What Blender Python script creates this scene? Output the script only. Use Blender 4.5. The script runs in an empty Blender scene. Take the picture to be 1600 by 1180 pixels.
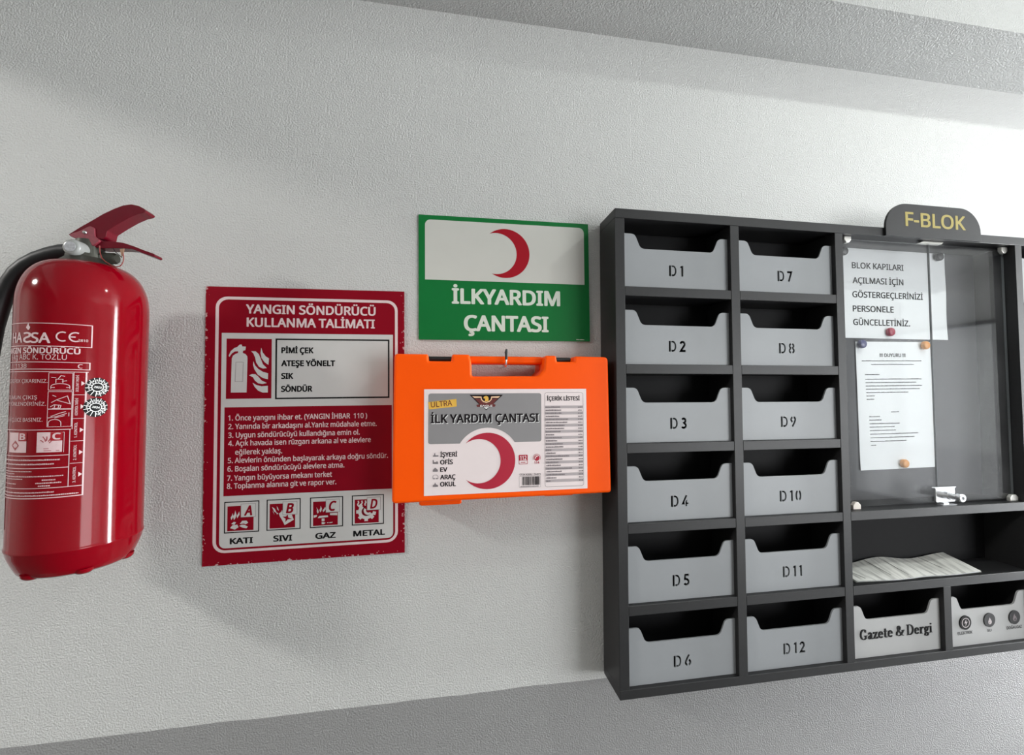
import bpy, math, random
from mathutils import Matrix, Vector

random.seed(7)
SC = bpy.context.scene
COL = SC.collection
PI = math.pi
ZC = 1.60                      # camera height above the floor

# ---------------------------------------------------------------- camera
def rot_wall(y, p, r):
    cy, sy, cp, sp, cr, sr = math.cos(y), math.sin(y), math.cos(p), math.sin(p), math.cos(r), math.sin(r)
    Ry = Matrix(((cy, 0, sy), (0, 1, 0), (-sy, 0, cy)))
    Rx = Matrix(((1, 0, 0), (0, cp, -sp), (0, sp, cp)))
    Rz = Matrix(((cr, -sr, 0), (sr, cr, 0), (0, 0, 1)))
    return Ry @ Rx @ Rz
R = rot_wall(0.164501515, 0.0361206, 0.00192385)
def w2b(v): return Vector((v[0], v[2], -v[1]))
right, down, fwd = (w2b(R.col[i]) for i in range(3))
cam = bpy.data.cameras.new('camera')
cam.sensor_fit = 'HORIZONTAL'; cam.sensor_width = 36.0
cam.lens = 36.0 * 665.5477 / 1600.0
cam.clip_start = 0.01
co = bpy.data.objects.new('camera', cam); COL.objects.link(co)
M4 = Matrix((( right.x, -down.x, -fwd.x, 0.0), (right.y, -down.y, -fwd.y, -0.85),
             ( right.z, -down.z, -fwd.z, ZC), (0, 0, 0, 1)))
co.matrix_world = M4
SC.camera = co

# ---------------------------------------------------------------- world, lights, exposure
SC.view_settings.view_transform = 'Standard'
SC.view_settings.look = 'None'
SC.view_settings.gamma = 1.0
SC.view_settings.exposure = 0.62
SC.view_settings.use_curve_mapping = False
wd = bpy.data.worlds.new('world'); SC.world = wd; wd.use_nodes = True
wd.node_tree.nodes['Background'].inputs[0].default_value = (0.9, 0.95, 1, 1)
wd.node_tree.nodes['Background'].inputs[1].default_value = 0.3

def area(name, loc, rot, size, power, color, shape='DISK', size_y=None):
    l = bpy.data.lights.new(name, 'AREA'); l.shape = shape; l.size = size
    if size_y: l.size_y = size_y
    l.energy = power; l.color = color
    o = bpy.data.objects.new(name, l); COL.objects.link(o); o.location = loc; o.rotation_euler = rot
    return o
# ceiling downlight over the letter boxes, and the next one along the corridor behind the left beam
area('ceiling_lamp_near', (1.25, -0.75, ZC + 1.15), (0, 0, 0), 0.07, 4.6, (0.95, 1.0, 0.955))
area('ceiling_lamp_far', (-2.5, -1.05, ZC + 1.13), (0, 0, 0), 0.34, 44.0, (1.0, 0.975, 0.94))
# daylight through the glazed entrance door and the tall window beside it, at the right end of the hall
area('door_daylight', (5.10, -0.44, 1.36), (0, PI / 2, 0), 2.55, 240.0, (0.95, 0.98, 1.0), 'RECTANGLE', 0.48)
area('side_window_daylight', (5.10, -3.00, 1.32), (0, PI / 2, 0), 1.85, 6.5, (0.93, 0.96, 1.0), 'RECTANGLE', 1.70)
area('front_fill_light', (3.70, -3.90, 1.25), (PI / 2, 0, 0), 2.60, 92.0, (0.97, 0.985, 1.0), 'RECTANGLE', 2.10)  # added frontal fill from the far wall, its window invented

# ---------------------------------------------------------------- materials
def lin(c):
    c /= 255.0
    return c / 12.92 if c <= 0.04045 else ((c + 0.055) / 1.055) ** 2.4
def S(r, g, b): return (lin(r), lin(g), lin(b), 1.0)

def mat(name, col, rough=0.5, metal=0.0, spec=0.5, noise=0.0, nscale=60.0, bump=0.0, bscale=400.0, coat=0.0):
    m = bpy.data.materials.new(name); m.use_nodes = True
    nt = m.node_tree; b = nt.nodes['Principled BSDF']
    b.inputs['Base Color'].default_value = col
    b.inputs['Roughness'].default_value = rough
    b.inputs['Metallic'].default_value = metal
    b.inputs['Specular IOR Level'].default_value = spec
    b.inputs['Coat Weight'].default_value = coat
    b.inputs['Coat Roughness'].default_value = 0.06
    if noise or bump:
        tc = nt.nodes.new('ShaderNodeTexCoord')
    if noise:
        n = nt.nodes.new('ShaderNodeTexNoise'); n.inputs['Scale'].default_value = nscale; n.inputs['Detail'].default_value = 4
        nt.links.new(tc.outputs['Object'], n.inputs['Vector'])
        mx = nt.nodes.new('ShaderNodeMix'); mx.data_type = 'RGBA'
        mx.inputs[6].default_value = tuple(c * (1 - noise) for c in col[:3]) + (1,)
        mx.inputs[7].default_value = tuple(min(1, c * (1 + noise)) for c in col[:3]) + (1,)
        nt.links.new(n.outputs['Fac'], mx.inputs[0]); nt.links.new(mx.outputs[2], b.inputs['Base Color'])
    if bump:
        n2 = nt.nodes.new('ShaderNodeTexNoise'); n2.inputs['Scale'].default_value = bscale; n2.inputs['Detail'].default_value = 3
        nt.links.new(tc.outputs['Object'], n2.inputs['Vector'])
        bp = nt.nodes.new('ShaderNodeBump'); bp.inputs['Strength'].default_value = bump; bp.inputs['Distance'].default_value = 0.001
        nt.links.new(n2.outputs['Fac'], bp.inputs['Height']); nt.links.new(bp.outputs[0], b.inputs['Normal'])
    return m

def wall_mat(name, dado=True):
    """roller-stippled emulsion: white above a hand-cut line at about a metre, grey below"""
    m = bpy.data.materials.new(name); m.use_nodes = True
    nt = m.node_tree; b = nt.nodes['Principled BSDF']; N = nt.nodes.new; L = nt.links.new
    b.inputs['Roughness'].default_value = 0.42
    b.inputs['Specular IOR Level'].default_value = 0.4
    tc = N('ShaderNodeTexCoord'); sp = N('ShaderNodeSeparateXYZ'); L(tc.outputs['Object'], sp.inputs[0])
    n0 = N('ShaderNodeTexNoise'); n0.inputs['Scale'].default_value = 3.0; n0.inputs['Detail'].default_value = 5; L(tc.outputs['Object'], n0.inputs['Vector'])
    mw = N('ShaderNodeMix'); mw.data_type = 'RGBA'; L(n0.outputs['Fac'], mw.inputs[0])
    mw.inputs[6].default_value = (0.59, 0.594, 0.582, 1); mw.inputs[7].default_value = (0.65, 0.655, 0.642, 1)
    out = mw.outputs[2]
    if dado:
        nl = N('ShaderNodeTexNoise'); nl.inputs['Scale'].default_value = 9.0; L(tc.outputs['Object'], nl.inputs['Vector'])
        ml = N('ShaderNodeMath'); ml.operation = 'MULTIPLY_ADD'; L(nl.outputs['Fac'], ml.inputs[0]); ml.inputs[1].default_value = 0.008; L(sp.outputs[2], ml.inputs[2])
        lt = N('ShaderNodeMath'); lt.operation = 'LESS_THAN'; L(ml.outputs[0], lt.inputs[0]); lt.inputs[1].default_value = ZC - 0.583 + 0.004
        md = N('ShaderNodeMix'); md.data_type = 'RGBA'; L(lt.outputs[0], md.inputs[0]); L(out, md.inputs[6]); md.inputs[7].default_value = (0.30, 0.30, 0.298, 1)
        # two old scuff marks left of the extinguisher
        col = md.outputs[2]
        for (sx, sz, rx, rz, a) in ((-1.01, ZC + 0.462, 0.05, 0.022, 0.55), (-0.985, ZC + 0.345, 0.035, 0.012, 0.6)):
            mp = N('ShaderNodeMapping'); L(tc.outputs['Object'], mp.inputs[0])
            mp.inputs['Location'].default_value = (-sx / rx, 0, -sz / rz); mp.inputs['Scale'].default_value = (1 / rx, 0, 1 / rz)
            g = N('ShaderNodeTexGradient'); g.gradient_type = 'SPHERICAL'; L(mp.outputs[0], g.inputs[0])
            nz = N('ShaderNodeTexNoise'); nz.inputs['Scale'].default_value = 60; L(tc.outputs['Object'], nz.inputs['Vector'])
            f = N('ShaderNodeMath'); f.operation = 'MULTIPLY'; L(g.outputs['Fac'], f.inputs[0]); L(nz.outputs['Fac'], f.inputs[1])
            f2 = N('ShaderNodeMath'); f2.operation = 'MULTIPLY'; L(f.outputs[0], f2.inputs[0]); f2.inputs[1].default_value = a * 2; f2.use_clamp = True
            mm = N('ShaderNodeMix'); mm.data_type = 'RGBA'; L(f2.outputs[0], mm.inputs[0]); L(col, mm.inputs[6]); mm.inputs[7].default_value = (0.12, 0.12, 0.125, 1)
            col = mm.outputs[2]
        out = col
    L(out, b.inputs['Base Color'])
    n1 = N('ShaderNodeTexNoise'); n1.inputs['Scale'].default_value = 320; n1.inputs['Detail'].default_value = 3; n1.inputs['Roughness'].default_value = 0.55; L(tc.outputs['Object'], n1.inputs['Vector'])
    n2 = N('ShaderNodeTexNoise'); n2.inputs['Scale'].default_value = 60; n2.inputs['Detail'].default_value = 2; L(tc.outputs['Object'], n2.inputs['Vector'])
    ad = N('ShaderNodeMath'); ad.operation = 'MULTIPLY_ADD'; L(n2.outputs['Fac'], ad.inputs[0]); ad.inputs[1].default_value = 0.25; L(n1.outputs['Fac'], ad.inputs[2])
    bp = N('ShaderNodeBump'); bp.inputs['Strength'].default_value = 0.85; bp.inputs['Distance'].default_value = 0.0038
    L(ad.outputs[0], bp.inputs['Height']); L(bp.outputs[0], b.inputs['Normal'])
    return m

def glass_mat(name):
    m = bpy.data.materials.new(name); m.use_nodes = True
    nt = m.node_tree; N = nt.nodes.new; L = nt.links.new
    nt.nodes.remove(nt.nodes['Principled BSDF']); out = nt.nodes['Material Output']
    tr = N('ShaderNodeBsdfTransparent'); tr.inputs[0].default_value = (0.99, 0.995, 0.995, 1)
    gl = N('ShaderNodeBsdfGlossy'); gl.inputs['Roughness'].default_value = 0.04
    lw = N('ShaderNodeLayerWeight'); pw = N('ShaderNodeMath'); pw.operation = 'POWER'; L(lw.outputs['Facing'], pw.inputs[0]); pw.inputs[1].default_value = 4.5
    fr = N('ShaderNodeMath'); fr.operation = 'MULTIPLY_ADD'; L(pw.outputs[0], fr.inputs[0]); fr.inputs[1].default_value = 0.70; fr.inputs[2].default_value = 0.026
    mx = N('ShaderNodeMixShader'); L(fr.outputs[0], mx.inputs[0]); L(tr.outputs[0], mx.inputs[1]); L(gl.outputs[0], mx.inputs[2])
    df = N('ShaderNodeBsdfDiffuse'); df.inputs[0].default_value = (0.7, 0.7, 0.72, 1)
    tc = N('ShaderNodeTexCoord'); nz = N('ShaderNodeTexNoise'); nz.inputs['Scale'].default_value = 7; nz.inputs['Detail'].default_value = 3
    L(tc.outputs['Object'], nz.inputs['Vector'])
    mr = N('ShaderNodeMapRange'); mr.inputs['From Min'].default_value = 0.35; mr.inputs['From Max'].default_value = 0.75
    mr.inputs['To Min'].default_value = 0.004; mr.inputs['To Max'].default_value = 0.032; L(nz.outputs['Fac'], mr.inputs[0])
    m2 = N('ShaderNodeMixShader'); L(mr.outputs[0], m2.inputs[0]); L(mx.outputs[0], m2.inputs[1]); L(df.outputs[0], m2.inputs[2])
    L(m2.outputs[0], out.inputs[0])
    return m

MW = wall_mat('white_wall_paint'); MWP = wall_mat('white_ceiling_paint', False); MBEAM = wall_mat('beam_paint_shaded', False)
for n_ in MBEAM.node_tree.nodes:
    if n_.bl_idname == 'ShaderNodeMix': n_.inputs[6].default_value = (0.42, 0.423, 0.415, 1); n_.inputs[7].default_value = (0.46, 0.463, 0.455, 1)  # same white paint as the wall, beam shade put into the colour
MFAR = mat('beige_far_wall', (0.30, 0.29, 0.27, 1), 0.6, noise=0.05)
MFLOOR = mat('grey_floor_tile', (0.07, 0.07, 0.067, 1), 0.4, noise=0.1)
M_RED = mat('extinguisher_red_enamel', (0.19, 0.0003, 0.005, 1), 0.10, spec=0.28, noise=0.05, nscale=8)
M_LEVER = mat('lever_dark_red_enamel', (0.12, 0.002, 0.010, 1), 0.25, spec=0.35, noise=0.12, nscale=90)
M_FADED = mat('worn_pink_red_metal', (0.20, 0.02, 0.035, 1), 0.5, noise=0.35, nscale=250)
M_BLACKRUB = mat('black_rubber', (0.008, 0.008, 0.009, 1), 0.45, noise=0.2)
M_VALVE = mat('dull_valve_metal', (0.06, 0.06, 0.05, 1), 0.42, metal=0.6, noise=0.25, nscale=120)
M_CHROME = mat('chrome', (0.75, 0.75, 0.74, 1), 0.18, metal=1.0, noise=0.04)
M_GAUGE = mat('clear_gauge_cover', (0.27, 0.28, 0.27, 1), 0.25, noise=0.15, nscale=150)
M_GFACE = mat('gauge_dial', (0.36, 0.37, 0.39, 1), 0.35, noise=0.6, nscale=260)
M_PRINT = mat('white_screen_print', (0.62, 0.45, 0.46, 1), 0.4, noise=0.08, nscale=300)
M_PRINTD = mat('screen_print_red', (0.30, 0.005, 0.012, 1), 0.35, noise=0.05)
M_WIRE = mat('red_brown_seal_wire', (0.22, 0.035, 0.03, 1), 0.45, noise=0.1)
M_TAG = mat('tan_seal_tag', (0.28, 0.16, 0.10, 1), 0.5, noise=0.1)
M_INK = mat('black_ink', (0.006, 0.006, 0.0065, 1), 0.5, spec=0.15, noise=0.1)
M_WHITE = mat('white_print', (0.80, 0.80, 0.79, 1), 0.5, noise=0.03)
M_SGRED = mat('sign_red_vinyl', (0.245, 0.002, 0.012, 1), 0.42, spec=0.12, noise=0.1, nscale=18)
M_SGWHITE = mat('sign_grey_white_vinyl', (0.60, 0.60, 0.585, 1), 0.4, noise=0.03, nscale=20)
M_SGPINK = mat('sign_white_print_on_red', (0.74, 0.60, 0.60, 1), 0.45, noise=0.04)
M_GREEN = mat('sign_green_vinyl', (0.004, 0.165, 0.035, 1), 0.4, spec=0.2, noise=0.06, nscale=15)
M_GRWHITE = mat('sign_green_white_vinyl', (0.60, 0.60, 0.56, 1), 0.4, noise=0.03, nscale=20)
M_GRTXT = mat('sign_pale_lettering', (0.66, 0.72, 0.64, 1), 0.45, noise=0.03)
M_CRES = mat('crescent_red', (0.36, 0.003, 0.014, 1), 0.42, spec=0.2, noise=0.05, nscale=20)
M_ORANGE = mat('orange_plastic', (1.0, 0.095, 0.001, 1), 0.38, spec=0.15, noise=0.03, nscale=6, bump=0.05, bscale=900)
M_HINGE = mat('black_plastic', (0.012, 0.012, 0.013, 1), 0.4, noise=0.1)
M_STICK = mat('sticker_white_paper', (0.80, 0.70, 0.70, 1), 0.5, noise=0.02)
M_STGREY = mat('sticker_grey_print', (0.25, 0.24, 0.245, 1), 0.5, noise=0.05, nscale=20)
M_STGREY2 = mat('sticker_band_grey', (0.42, 0.37, 0.38, 1), 0.5, noise=0.05)
M_STINK = mat('sticker_dark_print', (0.012, 0.008, 0.010, 1), 0.5, spec=0.15, noise=0.05)
M_STINK2 = mat('sticker_small_print', (0.20, 0.17, 0.18, 1), 0.5, noise=0.05)
M_STRED = mat('sticker_crimson_print', (0.42, 0.004, 0.03, 1), 0.5, noise=0.05)
M_MAROON = mat('sticker_maroon_print', (0.13, 0.014, 0.012, 1), 0.5, noise=0.2)
M_YELLOW = mat('sticker_yellow_print', (0.74, 0.43, 0.06, 1), 0.5, noise=0.08)
M_CREAM = mat('sticker_cream_print', (0.80, 0.52, 0.32, 1), 0.5, noise=0.05)
M_MDF = mat('anthracite_melamine', (0.021, 0.021, 0.022, 1), 0.40, noise=0.14, nscale=160, spec=0.3, bump=0.06, bscale=700)
M_BOARD = mat('back_sheet_reflection_grey', (0.08, 0.08, 0.086, 1), 0.6, noise=0.12, nscale=60)  # paler grey paints in the window reflection of the acrylic doors
M_MDFB = mat('back_board_shaded', (0.011, 0.011, 0.012, 1), 0.5, spec=0.1, noise=0.12, nscale=120)  # albedo lowered to put the boxes' interior shade into the colour
M_POCKET = mat('grey_acrylic', (0.265, 0.277, 0.29, 1), 0.42, noise=0.04, nscale=12)
M_POCKETW = mat('pale_grey_acrylic', (0.37, 0.37, 0.37, 1), 0.42, noise=0.05, nscale=12)
M_GLASS = glass_mat('clear_acrylic')
M_PEDGE = mat('polished_acrylic_edge', (0.16, 0.17, 0.175, 1), 0.25, noise=0.05)
M_PAPER = mat('white_paper', (0.90, 0.92, 0.94, 1), 0.6, noise=0.02, nscale=9)
M_PAPERINK = mat('printer_ink', (0.012, 0.012, 0.014, 1), 0.6, spec=0.1, noise=0.1)
M_PAPERINK2 = mat('printer_ink_small', (0.05, 0.05, 0.055, 1), 0.6, spec=0.1, noise=0.1)
M_GOLD = mat('dull_gold_lettering', (0.36, 0.29, 0.06, 1), 0.45, noise=0.12, nscale=200)
M_LOCK = mat('bright_chrome', (0.85, 0.86, 0.88, 1), 0.22, metal=0.85, noise=0.05)
M_CLIP = mat('nickel_bracket', (0.70, 0.69, 0.65, 1), 0.3, metal=0.6, noise=0.06)
M_CREAMPL = mat('cream_plastic', (0.75, 0.68, 0.62, 1), 0.4, noise=0.05)
M_MRED = mat('magnet_red', (0.42, 0.03, 0.07, 1), 0.35, noise=0.04)
M_MBLUE = mat('magnet_blue', (0.03, 0.035, 0.16, 1), 0.35, noise=0.04)
M_MORANGE = mat('magnet_orange', (0.80, 0.33, 0.06, 1), 0.35, noise=0.04)
M_MGREY = mat('magnet_dark_grey', (0.022, 0.022, 0.024, 1), 0.35, noise=0.04)
M_NEWS2 = mat('newsprint_grey_tint', (0.42, 0.43, 0.40, 1), 0.7, noise=0.12, nscale=40)

def news_mat():
    m = mat('newsprint', (0.60, 0.60, 0.56, 1), 0.7)
    nt = m.node_tree; b = nt.nodes['Principled BSDF']; N = nt.nodes.new; L = nt.links.new
    tc = N('ShaderNodeTexCoord'); mp = N('ShaderNodeMapping'); mp.inputs['Scale'].default_value = (95, 14, 1); L(tc.outputs['Object'], mp.inputs[0])
    nz = N('ShaderNodeTexNoise'); nz.inputs['Scale'].default_value = 1.0; nz.inputs['Detail'].default_value = 6; L(mp.outputs[0], nz.inputs['Vector'])
    cr = N('ShaderNodeValToRGB'); L(nz.outputs['Fac'], cr.inputs[0])
    cr.color_ramp.elements[0].position = 0.33; cr.color_ramp.elements[0].color = (0.36, 0.36, 0.34, 1)
    cr.color_ramp.elements[1].position = 0.55; cr.color_ramp.elements[1].color = (0.70, 0.70, 0.66, 1)
    L(cr.outputs[0], b.inputs['Base Color'])
    return m
M_NEWS = news_mat()

def sign_red_worn():
    """red vinyl with small white chips along the edges of the plate"""
    m = mat('sign_red_vinyl_worn', (0.245, 0.002, 0.012, 1), 0.42)
    nt = m.node_tree; b = nt.nodes['Principled BSDF']; N = nt.nodes.new; L = nt.links.new
    tc = N('ShaderNodeTexCoord'); sp = N('ShaderNodeSeparateXYZ'); L(tc.outputs['Object'], sp.inputs[0])
    ax = N('ShaderNodeMath'); ax.operation = 'ABSOLUTE'; L(sp.outputs[0], ax.inputs[0])
    ay = N('ShaderNodeMath'); ay.operation = 'MULTIPLY'; L(sp.outputs[1], ay.inputs[0]); ay.inputs[1].default_value = -1
    dx = N('ShaderNodeMath'); dx.operation = 'SUBTRACT'; L(ax.outputs[0], dx.inputs[0]); dx.inputs[1].default_value = 0.175
    dy = N('ShaderNodeMath'); dy.operation = 'SUBTRACT'; L(ay.outputs[0], dy.inputs[0]); dy.inputs[1].default_value = 0.2505
    mx = N('ShaderNodeMath'); mx.operation = 'MAXIMUM'; L(dx.outputs[0], mx.inputs[0]); L(dy.outputs[0], mx.inputs[1])
    mr = N('ShaderNodeMapRange'); mr.inputs['From Min'].default_value = -0.012; mr.inputs['From Max'].default_value = 0.0; L(mx.outputs[0], mr.inputs[0])
    mr.inputs['To Max'].default_value = 0.30
    nz = N('ShaderNodeTexNoise'); nz.inputs['Scale'].default_value = 190; nz.inputs['Detail'].default_value = 2; L(tc.outputs['Object'], nz.inputs['Vector'])
    ad = N('ShaderNodeMath'); ad.operation = 'ADD'; L(mr.outputs[0], ad.inputs[0]); L(nz.outputs['Fac'], ad.inputs[1])
    gt = N('ShaderNodeMath'); gt.operation = 'GREATER_THAN'; L(ad.outputs[0], gt.inputs[0]); gt.inputs[1].default_value = 0.875
    mc = N('ShaderNodeMix'); mc.data_type = 'RGBA'; L(gt.outputs[0], mc.inputs[0])
    mc.inputs[6].default_value = (0.245, 0.002, 0.012, 1); mc.inputs[7].default_value = (0.55, 0.34, 0.34, 1)
    L(mc.outputs[2], b.inputs['Base Color'])
    return m
M_SGWORN = sign_red_worn()
M_SGWORN.node_tree.nodes['Principled BSDF'].inputs['Specular IOR Level'].default_value = 0.12

# ---------------------------------------------------------------- mesh builder
class MB:
    def __init__(s): s.v = []; s.f = []; s.m = []; s.mats = []; s.n = 0
    def lift(s, w): s.n += 1; return w + (s.n % 32) * 2e-6        # layers of print never quite coincide
    def mi(s, m):
        if m not in s.mats: s.mats.append(m)
        return s.mats.index(m)
    def add(s, vs, fs, m):
        o = len(s.v); s.v += [tuple(v) for v in vs]; k = s.mi(m)
        for f in fs: s.f.append([i + o for i in f]); s.m.append(k)
        return s
    def poly(s, pts, w, m):
        w = s.lift(w); return s.add([(x, y, w) for x, y in pts], [list(range(len(pts)))], m)
    def rect(s, x0, x1, y0, y1, w, m): return s.poly([(x0, y0), (x1, y0), (x1, y1), (x0, y1)], w, m)
    def ring(s, a, b, w, m):
        n = len(a); w = s.lift(w)
        return s.add([(x, y, w) for x, y in a] + [(x, y, w) for x, y in b], [[i, (i + 1) % n, n + (i + 1) % n, n + i] for i in range(n)], m)
    def frame(s, x0, x1, y0, y1, t, w, m):
        return s.ring([(x0, y0), (x1, y0), (x1, y1), (x0, y1)], [(x0 + t, y0 + t), (x1 - t, y0 + t), (x1 - t, y1 - t), (x0 + t, y1 - t)], w, m)
    def prism(s, pts, w0, w1, m):
        n = len(pts)
        a = sum(pts[i][0] * pts[(i + 1) % n][1] - pts[(i + 1) % n][0] * pts[i][1] for i in range(n))
        if a < 0: pts = pts[::-1]
        vs = [(x, y, w0) for x, y in pts] + [(x, y, w1) for x, y in pts]
        fs = [list(range(n))[::-1], list(range(n, 2 * n))] + [[i, (i + 1) % n, n + (i + 1) % n, n + i] for i in range(n)]
        return s.add(vs, fs, m)
    def box(s, x0, x1, y0, y1, z0, z1, m): return s.prism([(x0, y0), (x1, y0), (x1, y1), (x0, y1)], z0, z1, m)
    def line(s, pts, wd, w, m, closed=False):
        return s.poly_strip(stroke(pts, wd, closed), w, m)
    def poly_strip(s, lr, w, m):
        l, r = lr; n = len(l); w = s.lift(w)
        return s.add([(x, y, w) for x, y in l] + [(x, y, w) for x, y in r], [[i, i + 1, n + i + 1, n + i] for i in range(n - 1)], m)
    def tube(s, path, rad, m, seg=12, caps=True):
        P = [Vector(p) for p in path]; n = len(P); vs = []; up = None
        for i in range(n):
            t = (P[min(i + 1, n - 1)] - P[max(i - 1, 0)]).normalized()
            if up is None: up = t.orthogonal().normalized()
            up = (up - t * up.dot(t)).normalized(); b = t.cross(up)
            rr = rad[i] if isinstance(rad, (list, tuple)) else rad
            vs += [P[i] + (up * math.cos(2 * PI * k / seg) + b * math.sin(2 * PI * k / seg)) * rr for k in range(seg)]
        fs = [[i * seg + k, i * seg + (k + 1) % seg, (i + 1) * seg + (k + 1) % seg, (i + 1) * seg + k] for i in range(n - 1) for k in range(seg)]
        if caps: fs += [list(range(seg))[::-1], list(range((n - 1) * seg, n * seg))]
        return s.add(vs, fs, m)
    def lathe(s, prof, m, seg=64, c=(0, 0, 0), axis='z'):
        vs = []; n = len(prof)
        for r, h in prof:
            for k in range(seg):
                a = 2 * PI * k / seg; x, y = r * math.cos(a), r * math.sin(a)
                p = (x, y, h) if axis == 'z' else ((h, x, y) if axis == 'x' else (y, h, x))
                vs.append((c[0] + p[0], c[1] + p[1], c[2] + p[2]))
        fs = [[i * seg + k, i * seg + (k + 1) % seg, (i + 1) * seg + (k + 1) % seg, (i + 1) * seg + k] for i in range(n - 1) for k in range(seg)]
        if prof[0][0] > 1e-6: fs.append(list(range(seg))[::-1])
        if prof[-1][0] > 1e-6: fs.append(list(range((n - 1) * seg, n * seg)))
        return s.add(vs, fs, m)
    def solid(s, loops, w0, w1, m, bevel=0.0, res=3):
        """filled 2-D outline with holes, given a thickness (and a rounded edge)"""
        cu = bpy.data.curves.new('outline', 'CURVE'); cu.dimensions = '2D'; cu.fill_mode = 'BOTH'
        for lp in loops:
            sp = cu.splines.new('POLY'); sp.points.add(len(lp) - 1); sp.use_cyclic_u = True
            for p, q in zip(sp.points, lp): p.co = (q[0], q[1], 0, 1)
        cu.extrude = (w1 - w0) / 2 - bevel
        if bevel: cu.bevel_depth = bevel; cu.bevel_resolution = res; cu.offset = -bevel
        o = bpy.data.objects.new('outline', cu); me = bpy.data.meshes.new_from_object(o)
        wm = (w0 + w1) / 2
        s.add([(v.co.x, v.co.y, v.co.z + wm) for v in me.vertices], [list(p.vertices) for p in me.polygons], m)
        bpy.data.objects.remove(o); bpy.data.curves.remove(cu); bpy.data.meshes.remove(me)
        return s
    def text(s, body, x0, x1, y, cap, w, m, bold=0.0, shear=0.0, rot=0.0, center=None, depth=0.0):
        """lettering with its left edge at x0, right edge at x1, baseline y and capital height cap"""
        vs, fs = glyphs(body, bold, shear, depth / (cap / CAPH) if depth else 0.0)
        xa = min(v[0] for v in vs); xb = max(v[0] for v in vs)
        ky = cap / CAPH; kx = ky if x1 is None else (x1 - x0) / (xb - xa)
        if center is not None: x0 = center - (xb - xa) * kx / 2
        pts = [((v[0] - xa) * kx, v[1] * ky, v[2] * 8e-6) for v in vs]
        c, sn = math.cos(rot), math.sin(rot)
        return s.add([(x0 + p[0] * c - p[1] * sn, y + p[0] * sn + p[1] * c, w + p[2]) for p in pts], fs, m)
    def words(s, x0, x1, y, h, w, m, lo=1.5, hi=5.0, gap=0.8, k=0.001):
        """a line of print too small to read"""
        x = x0
        while x < x1 - 0.4 * k:
            e = min(x1, x + random.uniform(lo, hi) * k)
            s.rect(x, e, y, y + h * random.uniform(0.75, 1.0), w, m); x = e + gap * k
        return s
    def map(s, f): s.v = [tuple(f(*p)) for p in s.v]; return s
    def scale(s, k): return s.map(lambda x, y, z: (x * k, y * k, z * k))
    def build(s, name, parent=None, smooth=False, bevel=0.0, seg=2, angle=40):
        me = bpy.data.meshes.new(name); me.from_pydata(s.v, [], s.f)
        for m in s.mats: me.materials.append(m)
        for p, k in zip(me.polygons, s.m): p.material_index = k
        me.update()
        o = bpy.data.objects.new(name, me); COL.objects.link(o)
        if parent: o.parent = parent
        if smooth:
            for p in me.polygons: p.use_smooth = True
            try: me.set_sharp_from_angle(angle=math.radians(angle))
            except Exception: pass
        if bevel:
            b = o.modifiers.new('bevel', 'BEVEL'); b.width = bevel; b.segments = seg; b.limit_method = 'ANGLE'; b.angle_limit = math.radians(35)
        return o

def load_face():
    # the plain grotesque that ships inside Blender; its built-in face if that is not there
    import os
    try: return bpy.data.fonts.load(os.path.join(bpy.utils.system_resource('DATAFILES'), 'fonts', 'NotoSansHebrew-Regular.woff2'))
    except Exception: return None
FACE = load_face()
CAPH = 0.682
_g = {}
def glyphs(body, bold, shear, ext):
    """flat lettering; heavier weights by spreading the outline evenly to all sides"""
    k = (body, bold, shear, ext)
    if k not in _g:
        cu = bpy.data.curves.new('lettering', 'FONT'); cu.body = body; cu.font = FACE or cu.font; cu.shear = shear; cu.extrude = ext / 2; cu.resolution_u = 4
        o = bpy.data.objects.new('lettering', cu); me = bpy.data.meshes.new_from_object(o)
        V = [(v.co.x, v.co.y, v.co.z + ext / 2) for v in me.vertices]; F = [list(p.vertices) for p in me.polygons]
        bpy.data.objects.remove(o); bpy.data.curves.remove(cu); bpy.data.meshes.remove(me)
        if bold:
            vs = []; fs = []
            for i in range(8):
                a = PI / 8 + i * PI / 4; dx, dy = bold * math.cos(a) * 1.35, bold * math.sin(a) * 1.0; n = len(vs)
                vs += [(x + dx, y + dy, i) for x, y, z in V]; fs += [[j + n for j in f] for f in F]
            V, F = vs, fs
        _g[k] = (V, F)
    return _g[k]
CAPH = max(v[1] for v in glyphs('H', 0, 0, 0)[0])

def stroke(pts, wd, closed=False):
    n = len(pts); l = []; r = []
    for i in range(n):
        a = pts[i - 1] if (i or closed) else pts[i]; b = pts[(i + 1) % n] if (i < n - 1 or closed) else pts[i]
        p = pts[i]
        d1 = Vector((p[0] - a[0], p[1] - a[1])); d2 = Vector((b[0] - p[0], b[1] - p[1]))
        if d1.length < 1e-9: d1 = d2
        if d2.length < 1e-9: d2 = d1
        d1.normalize(); d2.normalize(); n1 = Vector((-d1.y, d1.x)); n2 = Vector((-d2.y, d2.x))
        nn = (n1 + n2); nn = nn.normalized() if nn.length > 1e-6 else n1
        k = wd / 2 / max(0.45, nn.dot(n1))
        l.append((p[0] + nn.x * k, p[1] + nn.y * k)); r.append((p[0] - nn.x * k, p[1] - nn.y * k))
    if closed: l.append(l[0]); r.append(r[0])
    return l, r
def stroke_loop(pts, wd):
    l, r = stroke(pts, wd); return l + r[::-1]
def arc(cx, cy, rx, ry, a0, a1, n=12):
    return [(cx + rx * math.cos(math.radians(a0 + (a1 - a0) * i / n)), cy + ry * math.sin(math.radians(a0 + (a1 - a0) * i / n))) for i in range(n + 1)]
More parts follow.
